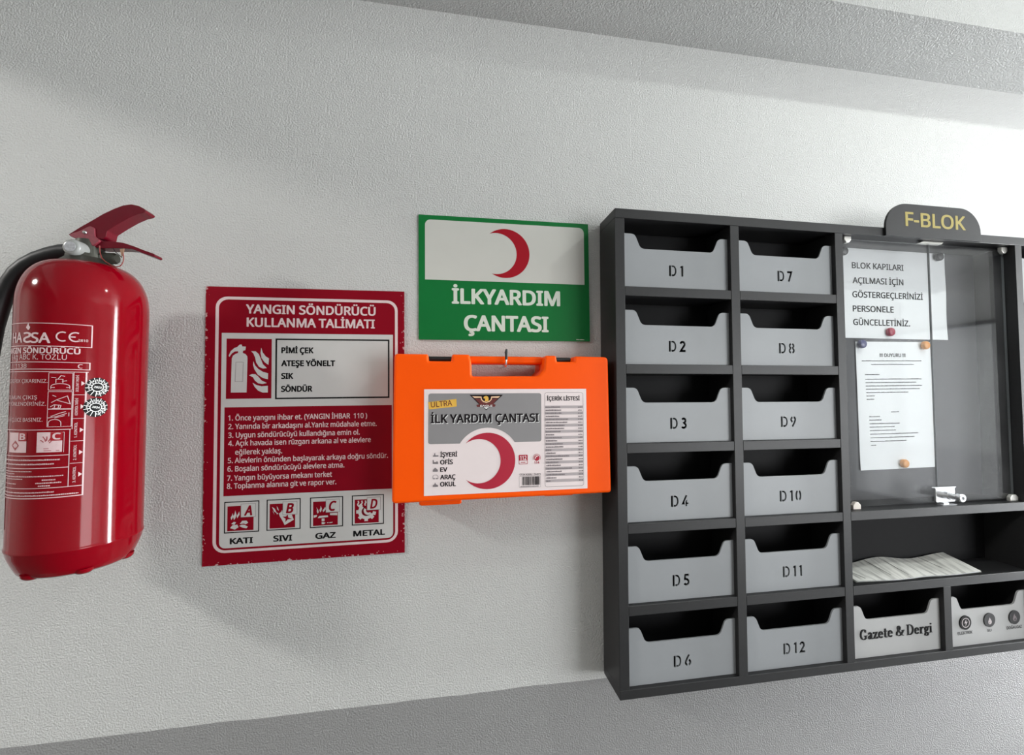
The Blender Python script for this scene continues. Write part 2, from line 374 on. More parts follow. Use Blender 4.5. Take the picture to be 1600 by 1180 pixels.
def rrect(x0, x1, y0, y1, r, n=6):
    if not isinstance(r, (tuple, list)): r = (r,) * 4
    c = [(x1 - r[0], y1 - r[0], 0, r[0]), (x0 + r[1], y1 - r[1], 90, r[1]), (x0 + r[2], y0 + r[2], 180, r[2]), (x1 - r[3], y0 + r[3], 270, r[3])]
    return [p for cx, cy, a, q in c for p in arc(cx, cy, q, q, a, a + 90, n)]
def fillet(pts, rad, n=5):
    out = []; N = len(pts)
    for i in range(N):
        p = Vector(pts[i][:2]); rr = pts[i][2] if len(pts[i]) > 2 else rad
        a = Vector(pts[i - 1][:2]) - p; b = Vector(pts[(i + 1) % N][:2]) - p
        if rr <= 0: out.append(tuple(p)); continue
        la, lb = a.length, b.length; a.normalize(); b.normalize()
        half = a.angle(b) / 2; d = min(rr / math.tan(half), la * 0.48, lb * 0.48)
        for k in range(n + 1):
            t = k / n; q = (p + a * d) * (1 - t) ** 2 + p * 2 * t * (1 - t) + (p + b * d) * t ** 2
            out.append(tuple(q))
    return out
def crescent(cx, cy, r, ix, iy, ir, n=40):
    """outer disc less an inner disc shifted to the left"""
    dx, dy = ix - cx, iy - cy; d = math.hypot(dx, dy)
    a = (r * r - ir * ir + d * d) / (2 * d); th = math.acos(max(-1, min(1, a / r))); base = math.atan2(dy, dx)
    out = [(cx + r * math.cos(base + th + (2 * PI - 2 * th) * i / n), cy + r * math.sin(base + th + (2 * PI - 2 * th) * i / n)) for i in range(n + 1)]
    a2 = d - a; th2 = math.acos(max(-1, min(1, a2 / ir)))
    b2 = base + PI
    inn = [(ix + ir * math.cos(b2 + th2 - 2 * th2 * 0 - (2 * th2) * i / n), iy + ir * math.sin(b2 + th2 - (2 * th2) * i / n)) for i in range(n + 1)]
    return out, inn
def put_crescent(mb, cx, cy, r, ix, iy, ir, w, m):
    o, i = crescent(cx, cy, r, ix, iy, ir)
    if math.dist(o[0], i[0]) > math.dist(o[0], i[-1]): i = i[::-1]
    mb.poly_strip((o, i), w, m)

def empty(name, loc, rot=(0, 0, 0), label=None, cat=None, group=None):
    o = bpy.data.objects.new(name, None); COL.objects.link(o); o.location = loc; o.rotation_euler = rot
    o.empty_display_size = 0.02
    tag(o, label, cat, group); return o
def tag(o, label=None, cat=None, group=None, kind=None):
    if label: o['label'] = label
    if cat: o['category'] = cat
    if group: o['group'] = group
    if kind: o['kind'] = kind
    return o
def hung(name, x, z, rot, label, cat, group=None, y=0.0):
    """an Empty on the wall: its x runs right, y up, z out of the wall"""
    return empty(name, (x, -y, ZC + z), (PI / 2, -math.radians(rot), 0), label, cat, group)
mm = 0.001

# ================================================================= the room
def struct(name, mb): return tag(mb.build(name), kind='structure')
XL, XR, YF, HC = -3.4, 5.2, -4.0, ZC + 1.20
struct('wall_back', MB().box(XL, XR, 0, 0.12, 0, HC, MW))
struct('floor', MB().box(XL, XR, YF, 0.12, -0.1, 0, MFLOOR))
struct('ceiling', MB().box(XL, XR, YF, 0.12, HC, HC + 0.1, MWP))
struct('wall_front', MB().box(XL, XR, YF - 0.12, YF, 0, HC, MFAR))
struct('wall_left', MB().box(XL - 0.12, XL, YF - 0.12, 0.12, 0, HC, MFAR))
struct('wall_right', MB().box(XR, XR + 0.12, YF - 0.12, 0.12, 0, HC, MW))
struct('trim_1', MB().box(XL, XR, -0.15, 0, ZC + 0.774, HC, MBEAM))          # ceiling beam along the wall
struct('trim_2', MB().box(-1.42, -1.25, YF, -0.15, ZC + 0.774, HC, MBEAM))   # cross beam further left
d1 = MB()
for a in (-0.72, -0.16): d1.box(XR - 0.05, XR, a - 0.03, a + 0.03, 0, 2.72, M_MDF)
d1.box(XR - 0.05, XR, -0.69, -0.19, 2.66, 2.72, M_MDF); d1.box(XR - 0.05, XR, -0.69, -0.19, 0, 0.10, M_MDF)
d1.box(XR - 0.03, XR - 0.02, -0.69, -0.19, 0.10, 2.66, M_GLASS)
struct('door_1', d1)
d2 = MB()
for a in (-3.88, -2.12): d2.box(XR - 0.05, XR, a - 0.03, a + 0.03, 0.36, 2.29, M_MDF)
d2.box(XR - 0.05, XR, -3.85, -2.15, 2.25, 2.29, M_MDF); d2.box(XR - 0.05, XR, -3.85, -2.15, 0.36, 0.40, M_MDF)
d2.box(XR - 0.03, XR - 0.02, -3.85, -2.15, 0.40, 2.25, M_GLASS)
struct('window_1', d2)
d3 = MB()  # unseen frame and pane, added around the front fill light
for a in (2.37, 5.03): d3.box(a - 0.03, a + 0.03, YF, YF + 0.05, 0.16, 2.34, M_MDF)
d3.box(2.40, 5.00, YF, YF + 0.05, 2.30, 2.34, M_MDF); d3.box(2.40, 5.00, YF, YF + 0.05, 0.16, 0.20, M_MDF)
d3.box(2.40, 5.00, YF + 0.02, YF + 0.03, 0.20, 2.30, M_GLASS)
struct('added_window', d3)

# ================================================================= fire extinguisher
EX, EY = -0.539, -0.100
ext = empty('fire_extinguisher', (EX, EY, ZC), label='red dry powder fire extinguisher hanging on the wall at the left edge', cat='fire extinguisher')
RC = 0.0738
prof = [(0.0, -0.246), (0.030, -0.2465), (0.044, -0.2485), (0.052, -0.2525), (0.058, -0.2535), (0.0625, -0.2505), (0.066, -0.243), (0.0695, -0.234), (0.0722, -0.226), (0.0736, -0.2195),
        (0.0746, -0.2175), (0.0749, -0.216), (0.0746, -0.2145), (RC, -0.212), (RC, 0.128)]
for i in range(1, 19):
    t = i / 18 * PI / 2
    prof.append((0.026 + (RC - 0.026) * math.cos(t) ** 0.80, 0.128 + 0.070 * math.sin(t) ** 0.95))
prof.append((0.0, 0.198))
MB().lathe(prof, M_RED, 96).build('cylinder_body', ext, smooth=True, angle=60)

for a in (-78, -18, 42, 102, 162, 222):
    a = math.radians(a)
    MB().lathe([(0.0125, -0.2470), (0.0118, -0.2512), (0.0085, -0.2546), (0.0, -0.2554)], M_RED, 20, (0.0545 * math.sin(a), -0.0545 * math.cos(a), 0)).build('base_stud', ext, smooth=True, angle=70)

def wrap(rad):
    def f(x, y, z):
        a = x / RC
        return (rad + z) * math.sin(a), -(rad + z) * math.cos(a), y
    return f
def hl(mb, x0, x1, y, wd, m, w=0.0):
    n = max(1, int((x1 - x0) / (2 * mm)))
    for i in range(n):
        mb.rect(x0 + (x1 - x0) * i / n, x0 + (x1 - x0) * (i + 1) / n, y - wd / 2, y + wd / 2, w, m)
def area_rect(mb, x0, x1, y0, y1, w, m): hl(mb, x0, x1, (y0 + y1) / 2, y1 - y0, m, w)
def vl(mb, x, y0, y1, wd, m, w=0.0): mb.rect(x - wd / 2, x + wd / 2, y0, y1, w, m)
lb = MB(); W = M_PRINT; XLL = -118.0
def rowbox(x1, y0, y1, t=0.9):
    hl(lb, XLL * mm, x1 * mm, y0 * mm, t * mm, W); hl(lb, XLL * mm, x1 * mm, y1 * mm, t * mm, W); vl(lb, x1 * mm, (y0 - t / 2) * mm, (y1 + t / 2) * mm, 1.3 * mm, W)
rowbox(52.2, 65.3, 96.6)
rowbox(51.0, 33.6, 43.3)
# maker's panel: lettering with a little flame over it, CE mark, number
lb.text('HA', -48 * mm, -25.5 * mm, 70.2 * mm, 13.5 * mm, 0, W, bold=0.018)
lb.text('S', -12 * mm, -24 * mm, 70.2 * mm, 13.5 * mm, 0, W, bold=0.018)   # the first S is mirrored in the mark
lb.text('SA', -12.5 * mm, 10.6 * mm, 69.8 * mm, 13.5 * mm, 0, W, bold=0.018)
lb.poly([(-17 * mm, 87 * mm), (-20 * mm, 90.5 * mm), (-18.5 * mm, 93.5 * mm), (-16.5 * mm, 97 * mm), (-15.8 * mm, 93 * mm), (-13.8 * mm, 91 * mm), (-15.2 * mm, 87.6 * mm)], 0, W)
lb.line(arc(23 * mm, 79 * mm, 6.2 * mm, 6.2 * mm, 60, 300, 14), 1.7 * mm, 0, W)
lb.line(arc(36 * mm, 79 * mm, 6.2 * mm, 6.2 * mm, 60, 300, 14), 1.7 * mm, 0, W); lb.rect(31 * mm, 36 * mm, 78.2 * mm, 79.8 * mm, 0, W)
lb.text('2810', 38.5 * mm, 48.5 * mm, 72.9 * mm, 3.4 * mm, 0, W, bold=0.012)
lb.text('YANGIN SÖNDÜRÜCÜ', -66 * mm, 41.2 * mm, 55.4 * mm, 7.4 * mm, 0, W, bold=0.024)
lb.text('6 kg ABC K. TOZLU', -49 * mm, 28.0 * mm, 46.9 * mm, 7.0 * mm, 0, W)
lb.text('34A', -86 * mm, -70 * mm, 35.5 * mm, 5.4 * mm, 0, W); lb.text('113B', -36 * mm, -17 * mm, 35.3 * mm, 5.6 * mm, 0, W)
lb.text('C', 39.1 * mm, 43.9 * mm, 35.5 * mm, 5.6 * mm, 0, W, bold=0.012)
# instructions panel
hl(lb, XLL * mm, 50 * mm, 30.2 * mm, 0.9 * mm, W); vl(lb, 48.0 * mm, -141.5 * mm, 30.6 * mm, 1.7 * mm, W)
hl(lb, XLL * mm, 48.6 * mm, -141 * mm, 1.2 * mm, W); hl(lb, XLL * mm, 47.5 * mm, -127.6 * mm, 0.9 * mm, W)
for y, x1 in ((-49, 34.6), (-84, 34), (-100.8, 34)): hl(lb, XLL * mm, x1 * mm, y * mm, 0.9 * mm, W)
vl(lb, 35.6 * mm, -49 * mm, 30 * mm, 0.8 * mm, W); vl(lb, 33.6 * mm, -127.6 * mm, -49 * mm, 0.8 * mm, W)
for y in (-1.5, -34.5, -65.6, -96.2): hl(lb, 34.5 * mm, 47.5 * mm, y * mm, 0.6 * mm, W)
for i, (y0, y1, lbl) in enumerate(((1, 28, 'DOLUM TARİHİ'), (-32, -4, 'KONTROL TARİHİ'), (-63, -38, '1. KONTROL'), (-94, -69, '2. KONTROL'), (-125, -99, '3. KONTROL'))):
    yc = (y0 + y1) / 2
    lb.text(lbl, 0, (y1 - y0 - 4) * mm, 0, 2.8 * mm, 0, W, bold=0.01)
    n = sum(1 for _ in glyphs(lbl, 0.01, 0, 0.0)[0])
    for k in range(len(lb.v) - n, len(lb.v)):
        x, y, z = lb.v[k]; lb.v[k] = (40.6 * mm - y, (y0 + 2) * mm + x, z)
    lb.poly([(43.2 * mm, yc * mm + 3.2 * mm), (43.2 * mm, yc * mm - 3.2 * mm), (47.0 * mm, yc * mm)], 0, W)
for y in (28.6, 3.0, -21.4):
    x0, x1 = (10.4, 34.6)
    for a in (0, 1): hl(lb, x0 * mm, x1 * mm, (y - 23.6 * a) * mm, 0.6 * mm, W)
    for x in (x0, x1): vl(lb, x * mm, (y - 23.6) * mm, y * mm, 0.6 * mm, W)
# little operating drawings
T = 0.8 * mm
P = lambda l: [(x * mm, y * mm) for x, y in l]
lb.line(P([(13, 7), (13, 10)] + arc(22.5, 10, 9.5, 4, 180, 0, 10) + [(32, 7)]), T, 0, W); lb.line(P([(13, 8.6), (32, 8.6)]), T, 0, W)
lb.line(P([(18, 15), (18, 20), (25, 20), (25, 15)]), T, 0, W); lb.line(P([(20, 20), (23, 25), (27, 24)]), T, 0, W); lb.line(P([(24, 17), (29, 18)]), T, 0, W); lb.line(P([(13, 22.5), (18, 22)]), T, 0, W)
lb.line(P([(14, -12), (20, -8), (30, -3), (33, -14), (20, -9)]), T, 0, W); lb.line(P([(13, -18), (17, -15), (24, -16), (23, -20), (15, -20)]), T, 0, W); lb.line(P([(17, -20), (18, -15)]), T, 0, W); lb.line(P([(21, -20), (22, -15)]), T, 0, W); lb.line(P([(15, -2), (19, -4)]), T, 0, W)
lb.line(P([(11.5, -44), (11.5, -40)] + arc(18, -40, 6.5, 5, 180, 0, 8) + [(24.5, -44)]), T, 0, W); lb.line(P([(11, -33), (20, -31), (30, -27)]), T, 0, W); lb.line(P([(14, -31), (22, -27), (29, -24.5)]), T, 0, W); lb.line(P([(18, -33), (28, -30)]), T, 0, W); lb.line(P([(32, -26), (32, -31)]), T, 0, W)
lb.text('PİMİ ÇEKEREK ÇIKARINIZ.', -68 * mm, 9.3 * mm, 15.0 * mm, 5.0 * mm, 0, W)
lb.text('HORTUMUN ÇIKIŞ', -70 * mm, -1.7 * mm, -7.3 * mm, 4.9 * mm, 0, W)
lb.text('ALEVE YÖNLENDİRİNİZ.', -70 * mm, 8.4 * mm, -16.1 * mm, 4.9 * mm, 0, W)
lb.text('TETİĞE GÜÇLÜCE BASINIZ.', -72 * mm, 5.3 * mm, -37.6 * mm, 5.0 * mm, 0, W)
# class pictograms
for x0, x1, ch in ((-78.5, -54, 'A'), (-45.2, -13, 'B'), (-0.1, 26.5, 'C')):
    area_rect(lb, x0 * mm, x1 * mm, -79.5 * mm, -52.6 * mm, 0, W)
    if ch != 'A':
        area_rect(lb, (x1 - 12) * mm, (x1 + 0.2) * mm, -64 * mm, -52.4 * mm, 0.15 * mm, M_PRINTD)
        lb.text(ch, (x1 - 10) * mm, (x1 - 1.5) * mm, -62 * mm, 8.2 * mm, 0.3 * mm, W, bold=0.03)
hl(lb, 0, 28 * mm, -52.6 * mm, 0.6 * mm, W); vl(lb, 28.2 * mm, -80 * mm, -52.3 * mm, 0.5 * mm, W)
lb.poly(P([(-38, -70), (-30.5, -63), (-24, -70), (-30.5, -77)]), 0.15 * mm, M_PRINTD); lb.line(P([(-36, -70), (-26, -70)]), 0.5 * mm, 0.3 * mm, W); lb.line(P([(-30.7, -64), (-30.7, -76)]), 0.5 * mm, 0.3 * mm, W)
for q in ([(4, -63), (6.5, -64.5), (7.2, -66)], [(6.5, -58), (9, -62), (9.6, -65)], [(11, -58), (10.8, -64)], [(15, -60), (12.5, -65)], [(16, -64), (13.5, -67)]): lb.line(P(q), 0.9 * mm, 0.15 * mm, M_PRINTD)
lb.line(P([(7.5, -74.5), (13, -74.5)]), 0.7 * mm, 0.15 * mm, M_PRINTD); lb.line(P([(8, -77.4), (14, -77.4)]), 0.8 * mm, 0.15 * mm, M_PRINTD); lb.line(P([(14, -77.4), (24, -77.4)]), 0.8 * mm, 0.15 * mm, M_PRINTD)
for (x0, x1, y, h) in ((-100, 24.7, -90.6, 2.0), (-100, 19.5, -96.2, 2.0), (-100, -5, -105.5, 1.4), (-100, -30, -108.5, 1.2), (-100, 29, -112.4, 1.5), (-100, -16, -115.6, 1.3), (7, 21, -117.6, 1.8), (0, 27, -121.6, 1.8), (3, 16.5, -125.4, 1.8), (-100, -26, -122, 1.2), (-100, 20, -134, 1.8), (-100, 44, -138.3, 1.8)):
    lb.words(x0 * mm, x1 * mm, y * mm, h * mm, 0, W, 0.8, 2.2, 0.45)
lab = lb.map(wrap(RC + 0.00035)).build('printed_label', ext)
lab['label'] = 'white printed instruction panel on the red cylinder'

def sticker(cx, cy, tilt, body):
    s = MB()
    def c(x, y): return (cx + x) * mm, (cy + y) * mm
    n = 48
    rim = [(12.6 * math.cos(2 * PI * k / n), 13.6 * math.sin(2 * PI * k / n)) for k in range(n)]
    for k in range(n):
        a, b = rim[k], rim[(k + 1) % n]
        s.poly([c(0, 0), c(*a), c(*b)], 0, M_INK)
    for k in range(14):
        a = math.radians(tilt - k * 360 / 14 + 210)
        s.line([c(6.0 * math.cos(a), 6.2 * math.sin(a)), c(12.6 * math.cos(a), 13.6 * math.sin(a))], 0.75 * mm, 0.15 * mm, M_WHITE)
        a -= PI / 14; q = 9.3
        if k != 12:
            t = str(1 + k) if k < 12 else ''
            if t:
                x, y = c(q * math.cos(a), q * 1.05 * math.sin(a)); s.text(t, None, None, y - 1.2 * mm, 2.5 * mm, 0.15 * mm, M_WHITE, bold=0.02, center=x)
    s.line([c(6.0 * math.cos(2 * PI * k / 36), 6.0 * math.sin(2 * PI * k / 36)) for k in range(36)], 0.9 * mm, 0.2 * mm, M_WHITE, closed=True)
    x, y = c(-4.0, -0.7); s.text(body, x, x + 8 * mm, y, 2.6 * mm, 0.2 * mm, M_WHITE, bold=0.02, rot=-0.16)
    s.map(wrap(RC + 0.0007)); o = s.build('inspection_sticker', ext); o['label'] = 'round black inspection sticker with white rays'
sticker(59.6, 9.2, 0, '2023'); sticker(58.4, -19.4, 8, '2024')

vb = MB().lathe([(0.0355, 0.190), (0.0362, 0.197), (0.030, 0.203), (0.0262, 0.207), (0.0255, 0.212), (0.019, 0.2135), (0.019, 0.222), (0.015, 0.236), (0.0, 0.236)], M_VALVE, 40)
vb.lathe([(0.0085, 0.010), (0.0085, 0.036), (0.0065, 0.0395), (0.0, 0.0395)], M_VALVE, 24, (0, 0, 0.2105), 'x')
vb.build('valve', ext, smooth=True, angle=35)
# gauge on the front of the valve
gg = MB().lathe([(0.0, -0.0285), (0.0085, -0.0285), (0.0105, -0.0275), (0.0118, -0.025), (0.0122, -0.012), (0.0122, 0.0)], M_GAUGE, 36, (0, -0.005, 0.2165), 'y')
gg = gg.build('pressure_gauge', ext, smooth=True, angle=40)
fc = MB().lathe([(0.0072, -0.0006), (0.0072, 0.0)], M_GFACE, 28, (0, -0.0336, 0.2165), 'y'); fc.build('gauge_face', gg)
fe = MB().lathe([(0.0, -0.040), (0.0085, -0.040), (0.0095, -0.037), (0.0095, -0.030), (0.0082, -0.029), (0.0082, -0.015), (0.0105, -0.013), (0.0105, -0.004)], M_CHROME, 28, (0, 0, 0.218), 'x')
hosep = [(-0.0225, 0, 0.2195), (-0.036, 0, 0.218), (-0.050, -0.001, 0.2128), (-0.0662, -0.002, 0.2047), (-0.079, -0.003, 0.195), (-0.0903, -0.003, 0.183), (-0.099, -0.002, 0.169), (-0.1067, 0, 0.153), (-0.114, 0.002, 0.132), (-0.121, 0.002, 0.10), (-0.127, 0.002, 0.05), (-0.129, 0.002, 0.0), (-0.127, 0.002, -0.06), (-0.129, 0.0, -0.12), (-0.130, 0.0, -0.17), (-0.130, 0, -0.20)]
hb = MB().tube(hosep, 0.0108, M_BLACKRUB, 20).build('hose', ext, smooth=True)
fe.build('hose_ferrule', hb, smooth=True, angle=40)
# squeeze lever and carrying handle
def prof_xz(pts, y0, y1, m):
    b = MB().prism(pts, y0, y1, m)
    return b.map(lambda x, y, z: (x - EX, -z, y))
lev = fillet([(-0.5596, 0.2406, 0.001), (-0.544, 0.2533), (-0.5288, 0.2645), (-0.5134, 0.2763), (-0.4989, 0.2853), (-0.4871, 0.2913), (-0.4761, 0.2938), (-0.466, 0.2922), (-0.4588, 0.2886), (-0.4552, 0.2848), (-0.4576, 0.2818), (-0.4657, 0.2795), (-0.4785, 0.2723), (-0.4932, 0.2616), (-0.5078, 0.2499), (-0.509, 0.2407), (-0.5123, 0.2371), (-0.5192, 0.2378), (-0.5262, 0.243), (-0.541, 0.2405)], 0.006, 3)
prof_xz(lev, -0.011, 0.011, M_LEVER).build('squeeze_lever', ext, smooth=True, bevel=0.0042, seg=4, angle=50)
brk = [(-0.5600, 0.2400), (-0.5440, 0.2470), (-0.5300, 0.2560), (-0.5235, 0.2530), (-0.5225, 0.2400), (-0.5150, 0.2340), (-0.5250, 0.2250), (-0.5404, 0.2299), (-0.5450, 0.2345)]
prof_xz(fillet(brk, 0.003, 3), -0.0125, 0.0125, M_FADED).build('lever_bracket', ext, smooth=True, bevel=0.0012, seg=2).__setitem__('label', 'worn pinkish pivot bracket of the lever')
rv = MB().lathe([(0.0, -0.0140), (0.0022, -0.0138), (0.0030, -0.0125)], M_CHROME, 16, (-0.5365 - EX, 0, 0.2455), 'y'); rv.build('rivet', ext, smooth=True)
low = fillet([(-0.5404, 0.2285), (-0.5357, 0.2335), (-0.5162, 0.234), (-0.5024, 0.2348), (-0.4865, 0.2334), (-0.4724, 0.229), (-0.4571, 0.223), (-0.4439, 0.2185), (-0.4417, 0.2151), (-0.4447, 0.2133), (-0.459, 0.2183), (-0.4743, 0.2244), (-0.4883, 0.2248), (-0.5021, 0.2238), (-0.5168, 0.2232), (-0.5296, 0.2245)], 0.004, 3)
prof_xz(low, -0.0095, 0.0095, M_LEVER).build('carrying_handle', ext, smooth=True, bevel=0.0022, seg=3)
wp = [(-0.5158, -0.1125, 0.226), (-0.5150, -0.1130, 0.216), (-0.5125, -0.113, 0.2076), (-0.508, -0.1125, 0.202), (-0.5034, -0.112, 0.199), (-0.4984, -0.1115, 0.1958), (-0.4934, -0.111, 0.1949), (-0.489, -0.111, 0.196), (-0.4865, -0.111, 0.1986), (-0.4843, -0.111, 0.204), (-0.4839, -0.111, 0.2101), (-0.4850, -0.111, 0.216), (-0.4861, -0.110, 0.2235)]
wb = MB().tube([(x - EX, y - EY, z) for x, y, z in wp], 0.00075, M_WIRE, 8)
wb.tube([(x - EX, y - EY, z) for x, y, z in [(-0.4995, -0.110, 0.2235), (-0.4960, -0.110, 0.2180), (-0.4869, -0.110, 0.2100)]], 0.0006, M_BLACKRUB, 8)
ws = wb.build('safety_seal_wire', ext, smooth=True)
prof_xz([(-0.4895, 0.2228), (-0.4835, 0.2236), (-0.4845, 0.2160), (-0.4866, 0.2105), (-0.4880, 0.2160)], 0.0105, 0.0115, M_TAG).build('seal_tag', ws)
# bracket between the cylinder and the wall
MB().box(-0.02, 0.02, -EY - 0.004, -EY, 0.03, 0.11, M_VALVE).box(-0.014, 0.014, 0.0735, -EY - 0.004, 0.05, 0.09, M_VALVE).build('wall_bracket', ext)

# ================================================================= red instruction sign
rs = hung('instruction_sign', -0.2448, -0.0553, 0.5, 'red and white fire extinguisher instruction sign with numbered rules on the wall', 'sign')
rs_pl = MB().box(-0.175, 0.175, -0.2505, 0.2515, 0, 0.003, M_SGWORN).build('backing_plate', rs)
w1, w2, w3, w4 = 0.0032, 0.0034, 0.0036, 0.0038
b = MB(); b.ring(rrect(-0.1585, 0.1625, -0.2290, 0.2335, 0.020), rrect(-0.1530, 0.1573, -0.2243, 0.2282, 0.0155), w1, M_SGPINK); b.build('border_line', rs)
b = MB(); b.poly(rrect(-0.1478, 0.1536, -0.2208, 0.1667, (0.0005, 0.0005, 0.010, 0.010)), w1, M_SGWHITE); b.build('white_field', rs)
b = MB(); b.text('YANGIN SÖNDÜRÜCÜ', -0.1079, 0.1213, 0.2035, 0.0159, w1, M_SGPINK, bold=0.022)
b.text('KULLANMA TALİMATI', -0.1065, 0.1199, 0.1790, 0.0160, w1, M_SGPINK, bold=0.022); b.build('heading', rs)
# extinguisher and flames pictogram; q maps the drawing's own units to the sign
b = MB(); b.rect(-0.1396, -0.0633, 0.0466, 0.1563, w2, M_SGRED)
qx = lambda x: -0.1396 + (x - 95) / (895 - 95) * 0.0763
qy = lambda y: 0.1563 - (y - 47) / (1110 - 47) * 0.1097
Q = lambda l: [(qx(x), qy(y)) for x, y in l]
b.poly(Q([(180, 1000), (190, 400), (210, 350), (250, 320), (300, 300), (300, 270), (240, 275), (190, 310), (150, 370), (135, 350), (170, 270), (230, 215), (290, 190), (325, 152), (362, 152), (370, 185), (435, 187), (428, 248), (385, 262), (382, 300), (430, 320), (462, 360), (466, 400), (456, 1000)]), w3, M_SGWHITE)
b.line(Q([(265, 463), (395, 463), (388, 806), (252, 806)]), 0.0006, w4, M_STINK2, closed=True)
for fl in ([(708, 205), (735, 290), (790, 360), (848, 397), (838, 512), (770, 465), (715, 390), (695, 300)],
           [(530, 268), (610, 270), (665, 320), (700, 400), (740, 500), (812, 570), (740, 578), (670, 545), (620, 470), (600, 380), (570, 310)],
           [(570, 445), (600, 520), (660, 585), (740, 635), (835, 662), (832, 768), (740, 745), (650, 685), (590, 590), (565, 510)],
           [(495, 697), (550, 675), (610, 678), (660, 720), (720, 790), (812, 835), (740, 852), (660, 840), (600, 790), (565, 730)],
           [(560, 828), (630, 870), (720, 893), (832, 885), (832, 1005), (740, 1005), (660, 970), (595, 900)]):
    b.poly(Q(fl), w3, M_SGWHITE)
b.build('extinguisher_pictogram', rs)
b = MB(); b.frame(-0.0569, 0.1470, 0.0449, 0.1573, 0.0028, w2, M_INK)
for t, x1, y in (('PİMİ ÇEK', 0.0095, 0.1305), ('ATEŞE YÖNELT', 0.0479, 0.1064), ('SIK', -0.0258, 0.0828), ('SÖNDÜR', 0.0076, 0.0588)):
    b.text(t, -0.0468, x1, y, 0.0100, w2, M_INK, bold=0.034)
b.build('action_panel', rs)
b = MB(); b.rect(-0.1416, 0.1513, -0.1281, 0.0313, w2, M_SGRED)
for t, x0, x1, y in (('1. Önce yangını ihbar et. (YANGIN İHBAR  110 )', -135.3, 105.9, 7.4), ('2. Yanında bir arkadaşını al.Yanlız müdahale etme.', -135.1, 123.4, -8.1), ('3. Uygun söndürücüyü kullandığına emin ol.', -134.9, 92.5, -23.7),
                     ('4. Açık havada isen rüzgarı arkana al ve alevlere', -134.8, 112.7, -38.4), ('eğilerek yaklaş.', -123.0, -43.8, -54.4), ('5. Alevlerin önünden başlayarak arkaya doğru söndür.', -135.0, 144.2, -69.2), ('6. Boşalan söndürücüyü alevlere atma.', -135.5, 65.1, -84.3),
                     ('7. Yangın büyüyorsa mekanı terket', -135.9, 43.1, -100.7), ('8. Toplanma alanına git ve rapor ver.', -136.0, 50.7, -115.1)):
    b.text(t, x0 * mm, x1 * mm, y * mm, 9.2 * mm, w3, M_SGPINK, bold=0.014)
b.build('rules_panel', rs)
def class_icon(x0, y0, letter, draw, word, lx0, lx1):
    b = MB(); f = lambda x, y: (x0 + x * mm, y0 + y * mm)
    b.frame(x0, x0 + 58.2 * mm, y0, y0 + 56 * mm, 1.7 * mm, w2, M_INK)
    b.rect(*[v for v in (x0 + 5.3 * mm, x0 + 48.8 * mm)], y0 + 3.6 * mm, y0 + 47.8 * mm, w2, M_SGRED)
    draw(b, f)
    b.rect(x0 + 27.4 * mm, x0 + 52.2 * mm, y0 + 27 * mm, y0 + 51.2 * mm, w3 + 0.0001, M_STINK2)
    b.rect(x0 + 28 * mm, x0 + 51.6 * mm, y0 + 27.6 * mm, y0 + 50.6 * mm, w3 + 0.0002, M_SGWHITE)
    b.text(letter, x0 + 33.0 * mm, x0 + 46.6 * mm, y0 + 30.6 * mm, 16.6 * mm, w3 + 0.0003, M_SGRED, bold=0.03, shear=0.22)
    b.text(word, lx0 * mm, lx1 * mm, -213.8 * mm, 9.9 * mm, w2, M_INK, bold=0.028)
    b.build('fire_class_pictogram', rs)['label'] = 'boxed pictogram %s over the word %s' % (letter, word)
def flame(b, f, x, y, h, lean=0.0, wd=3.2):
    b.poly([f(x - 0.2 * wd, y), f(x - 0.55 * wd, y + 0.35 * h), f(x - 0.1 * wd + lean * 0.4, y + 0.65 * h), f(x + lean, y + h), f(x + 0.55 * wd + lean * 0.6, y + 0.55 * h), f(x + 0.3 * wd, y + 0.2 * h)], w3, M_SGWHITE)
def dA(b, f):
    flame(b, f, 12.6, 23.5, 12, 1.5); flame(b, f, 17.3, 23, 17, 1.0, 4.6); flame(b, f, 22.3, 26, 12, 2.5)
    for q in ([(12, 16.5), (16, 20), (20, 19), (17, 14.5)], [(10, 9), (14, 14), (22, 14.5), (24, 10), (18, 6)], [(26, 15.5), (30, 21), (37, 21), (40, 17), (36, 14.5), (33, 16)], [(25, 12), (30, 9), (37, 7), (39.5, 10), (34, 13.5), (29, 14)]): b.poly([f(*p) for p in q], w3, M_SGWHITE)
def dB(b, f):
    for q in ([(9, 43), (14, 39), (17.5, 31), (13, 34)], [(17.5, 43.5), (19.5, 40), (21, 35), (18, 38)], [(10, 36), (12, 33), (13.5, 28)], [(16, 33), (20, 30.5), (18, 28.5)]): b.poly([f(*p) for p in q], w3, M_SGWHITE)
    b.poly([f(*p) for p in [(21, 30), (25, 33), (26.5, 36.5), (28, 30), (43, 27), (46.5, 17.5), (31, 8.5), (27, 17), (22, 26)]], w3, M_SGWHITE)
    b.poly([f(*p) for p in [(27, 24), (33, 24), (36, 28), (37, 22), (44, 19), (36, 18.5), (32, 14), (32.5, 20)]], w3 + 0.00005, M_SGRED)
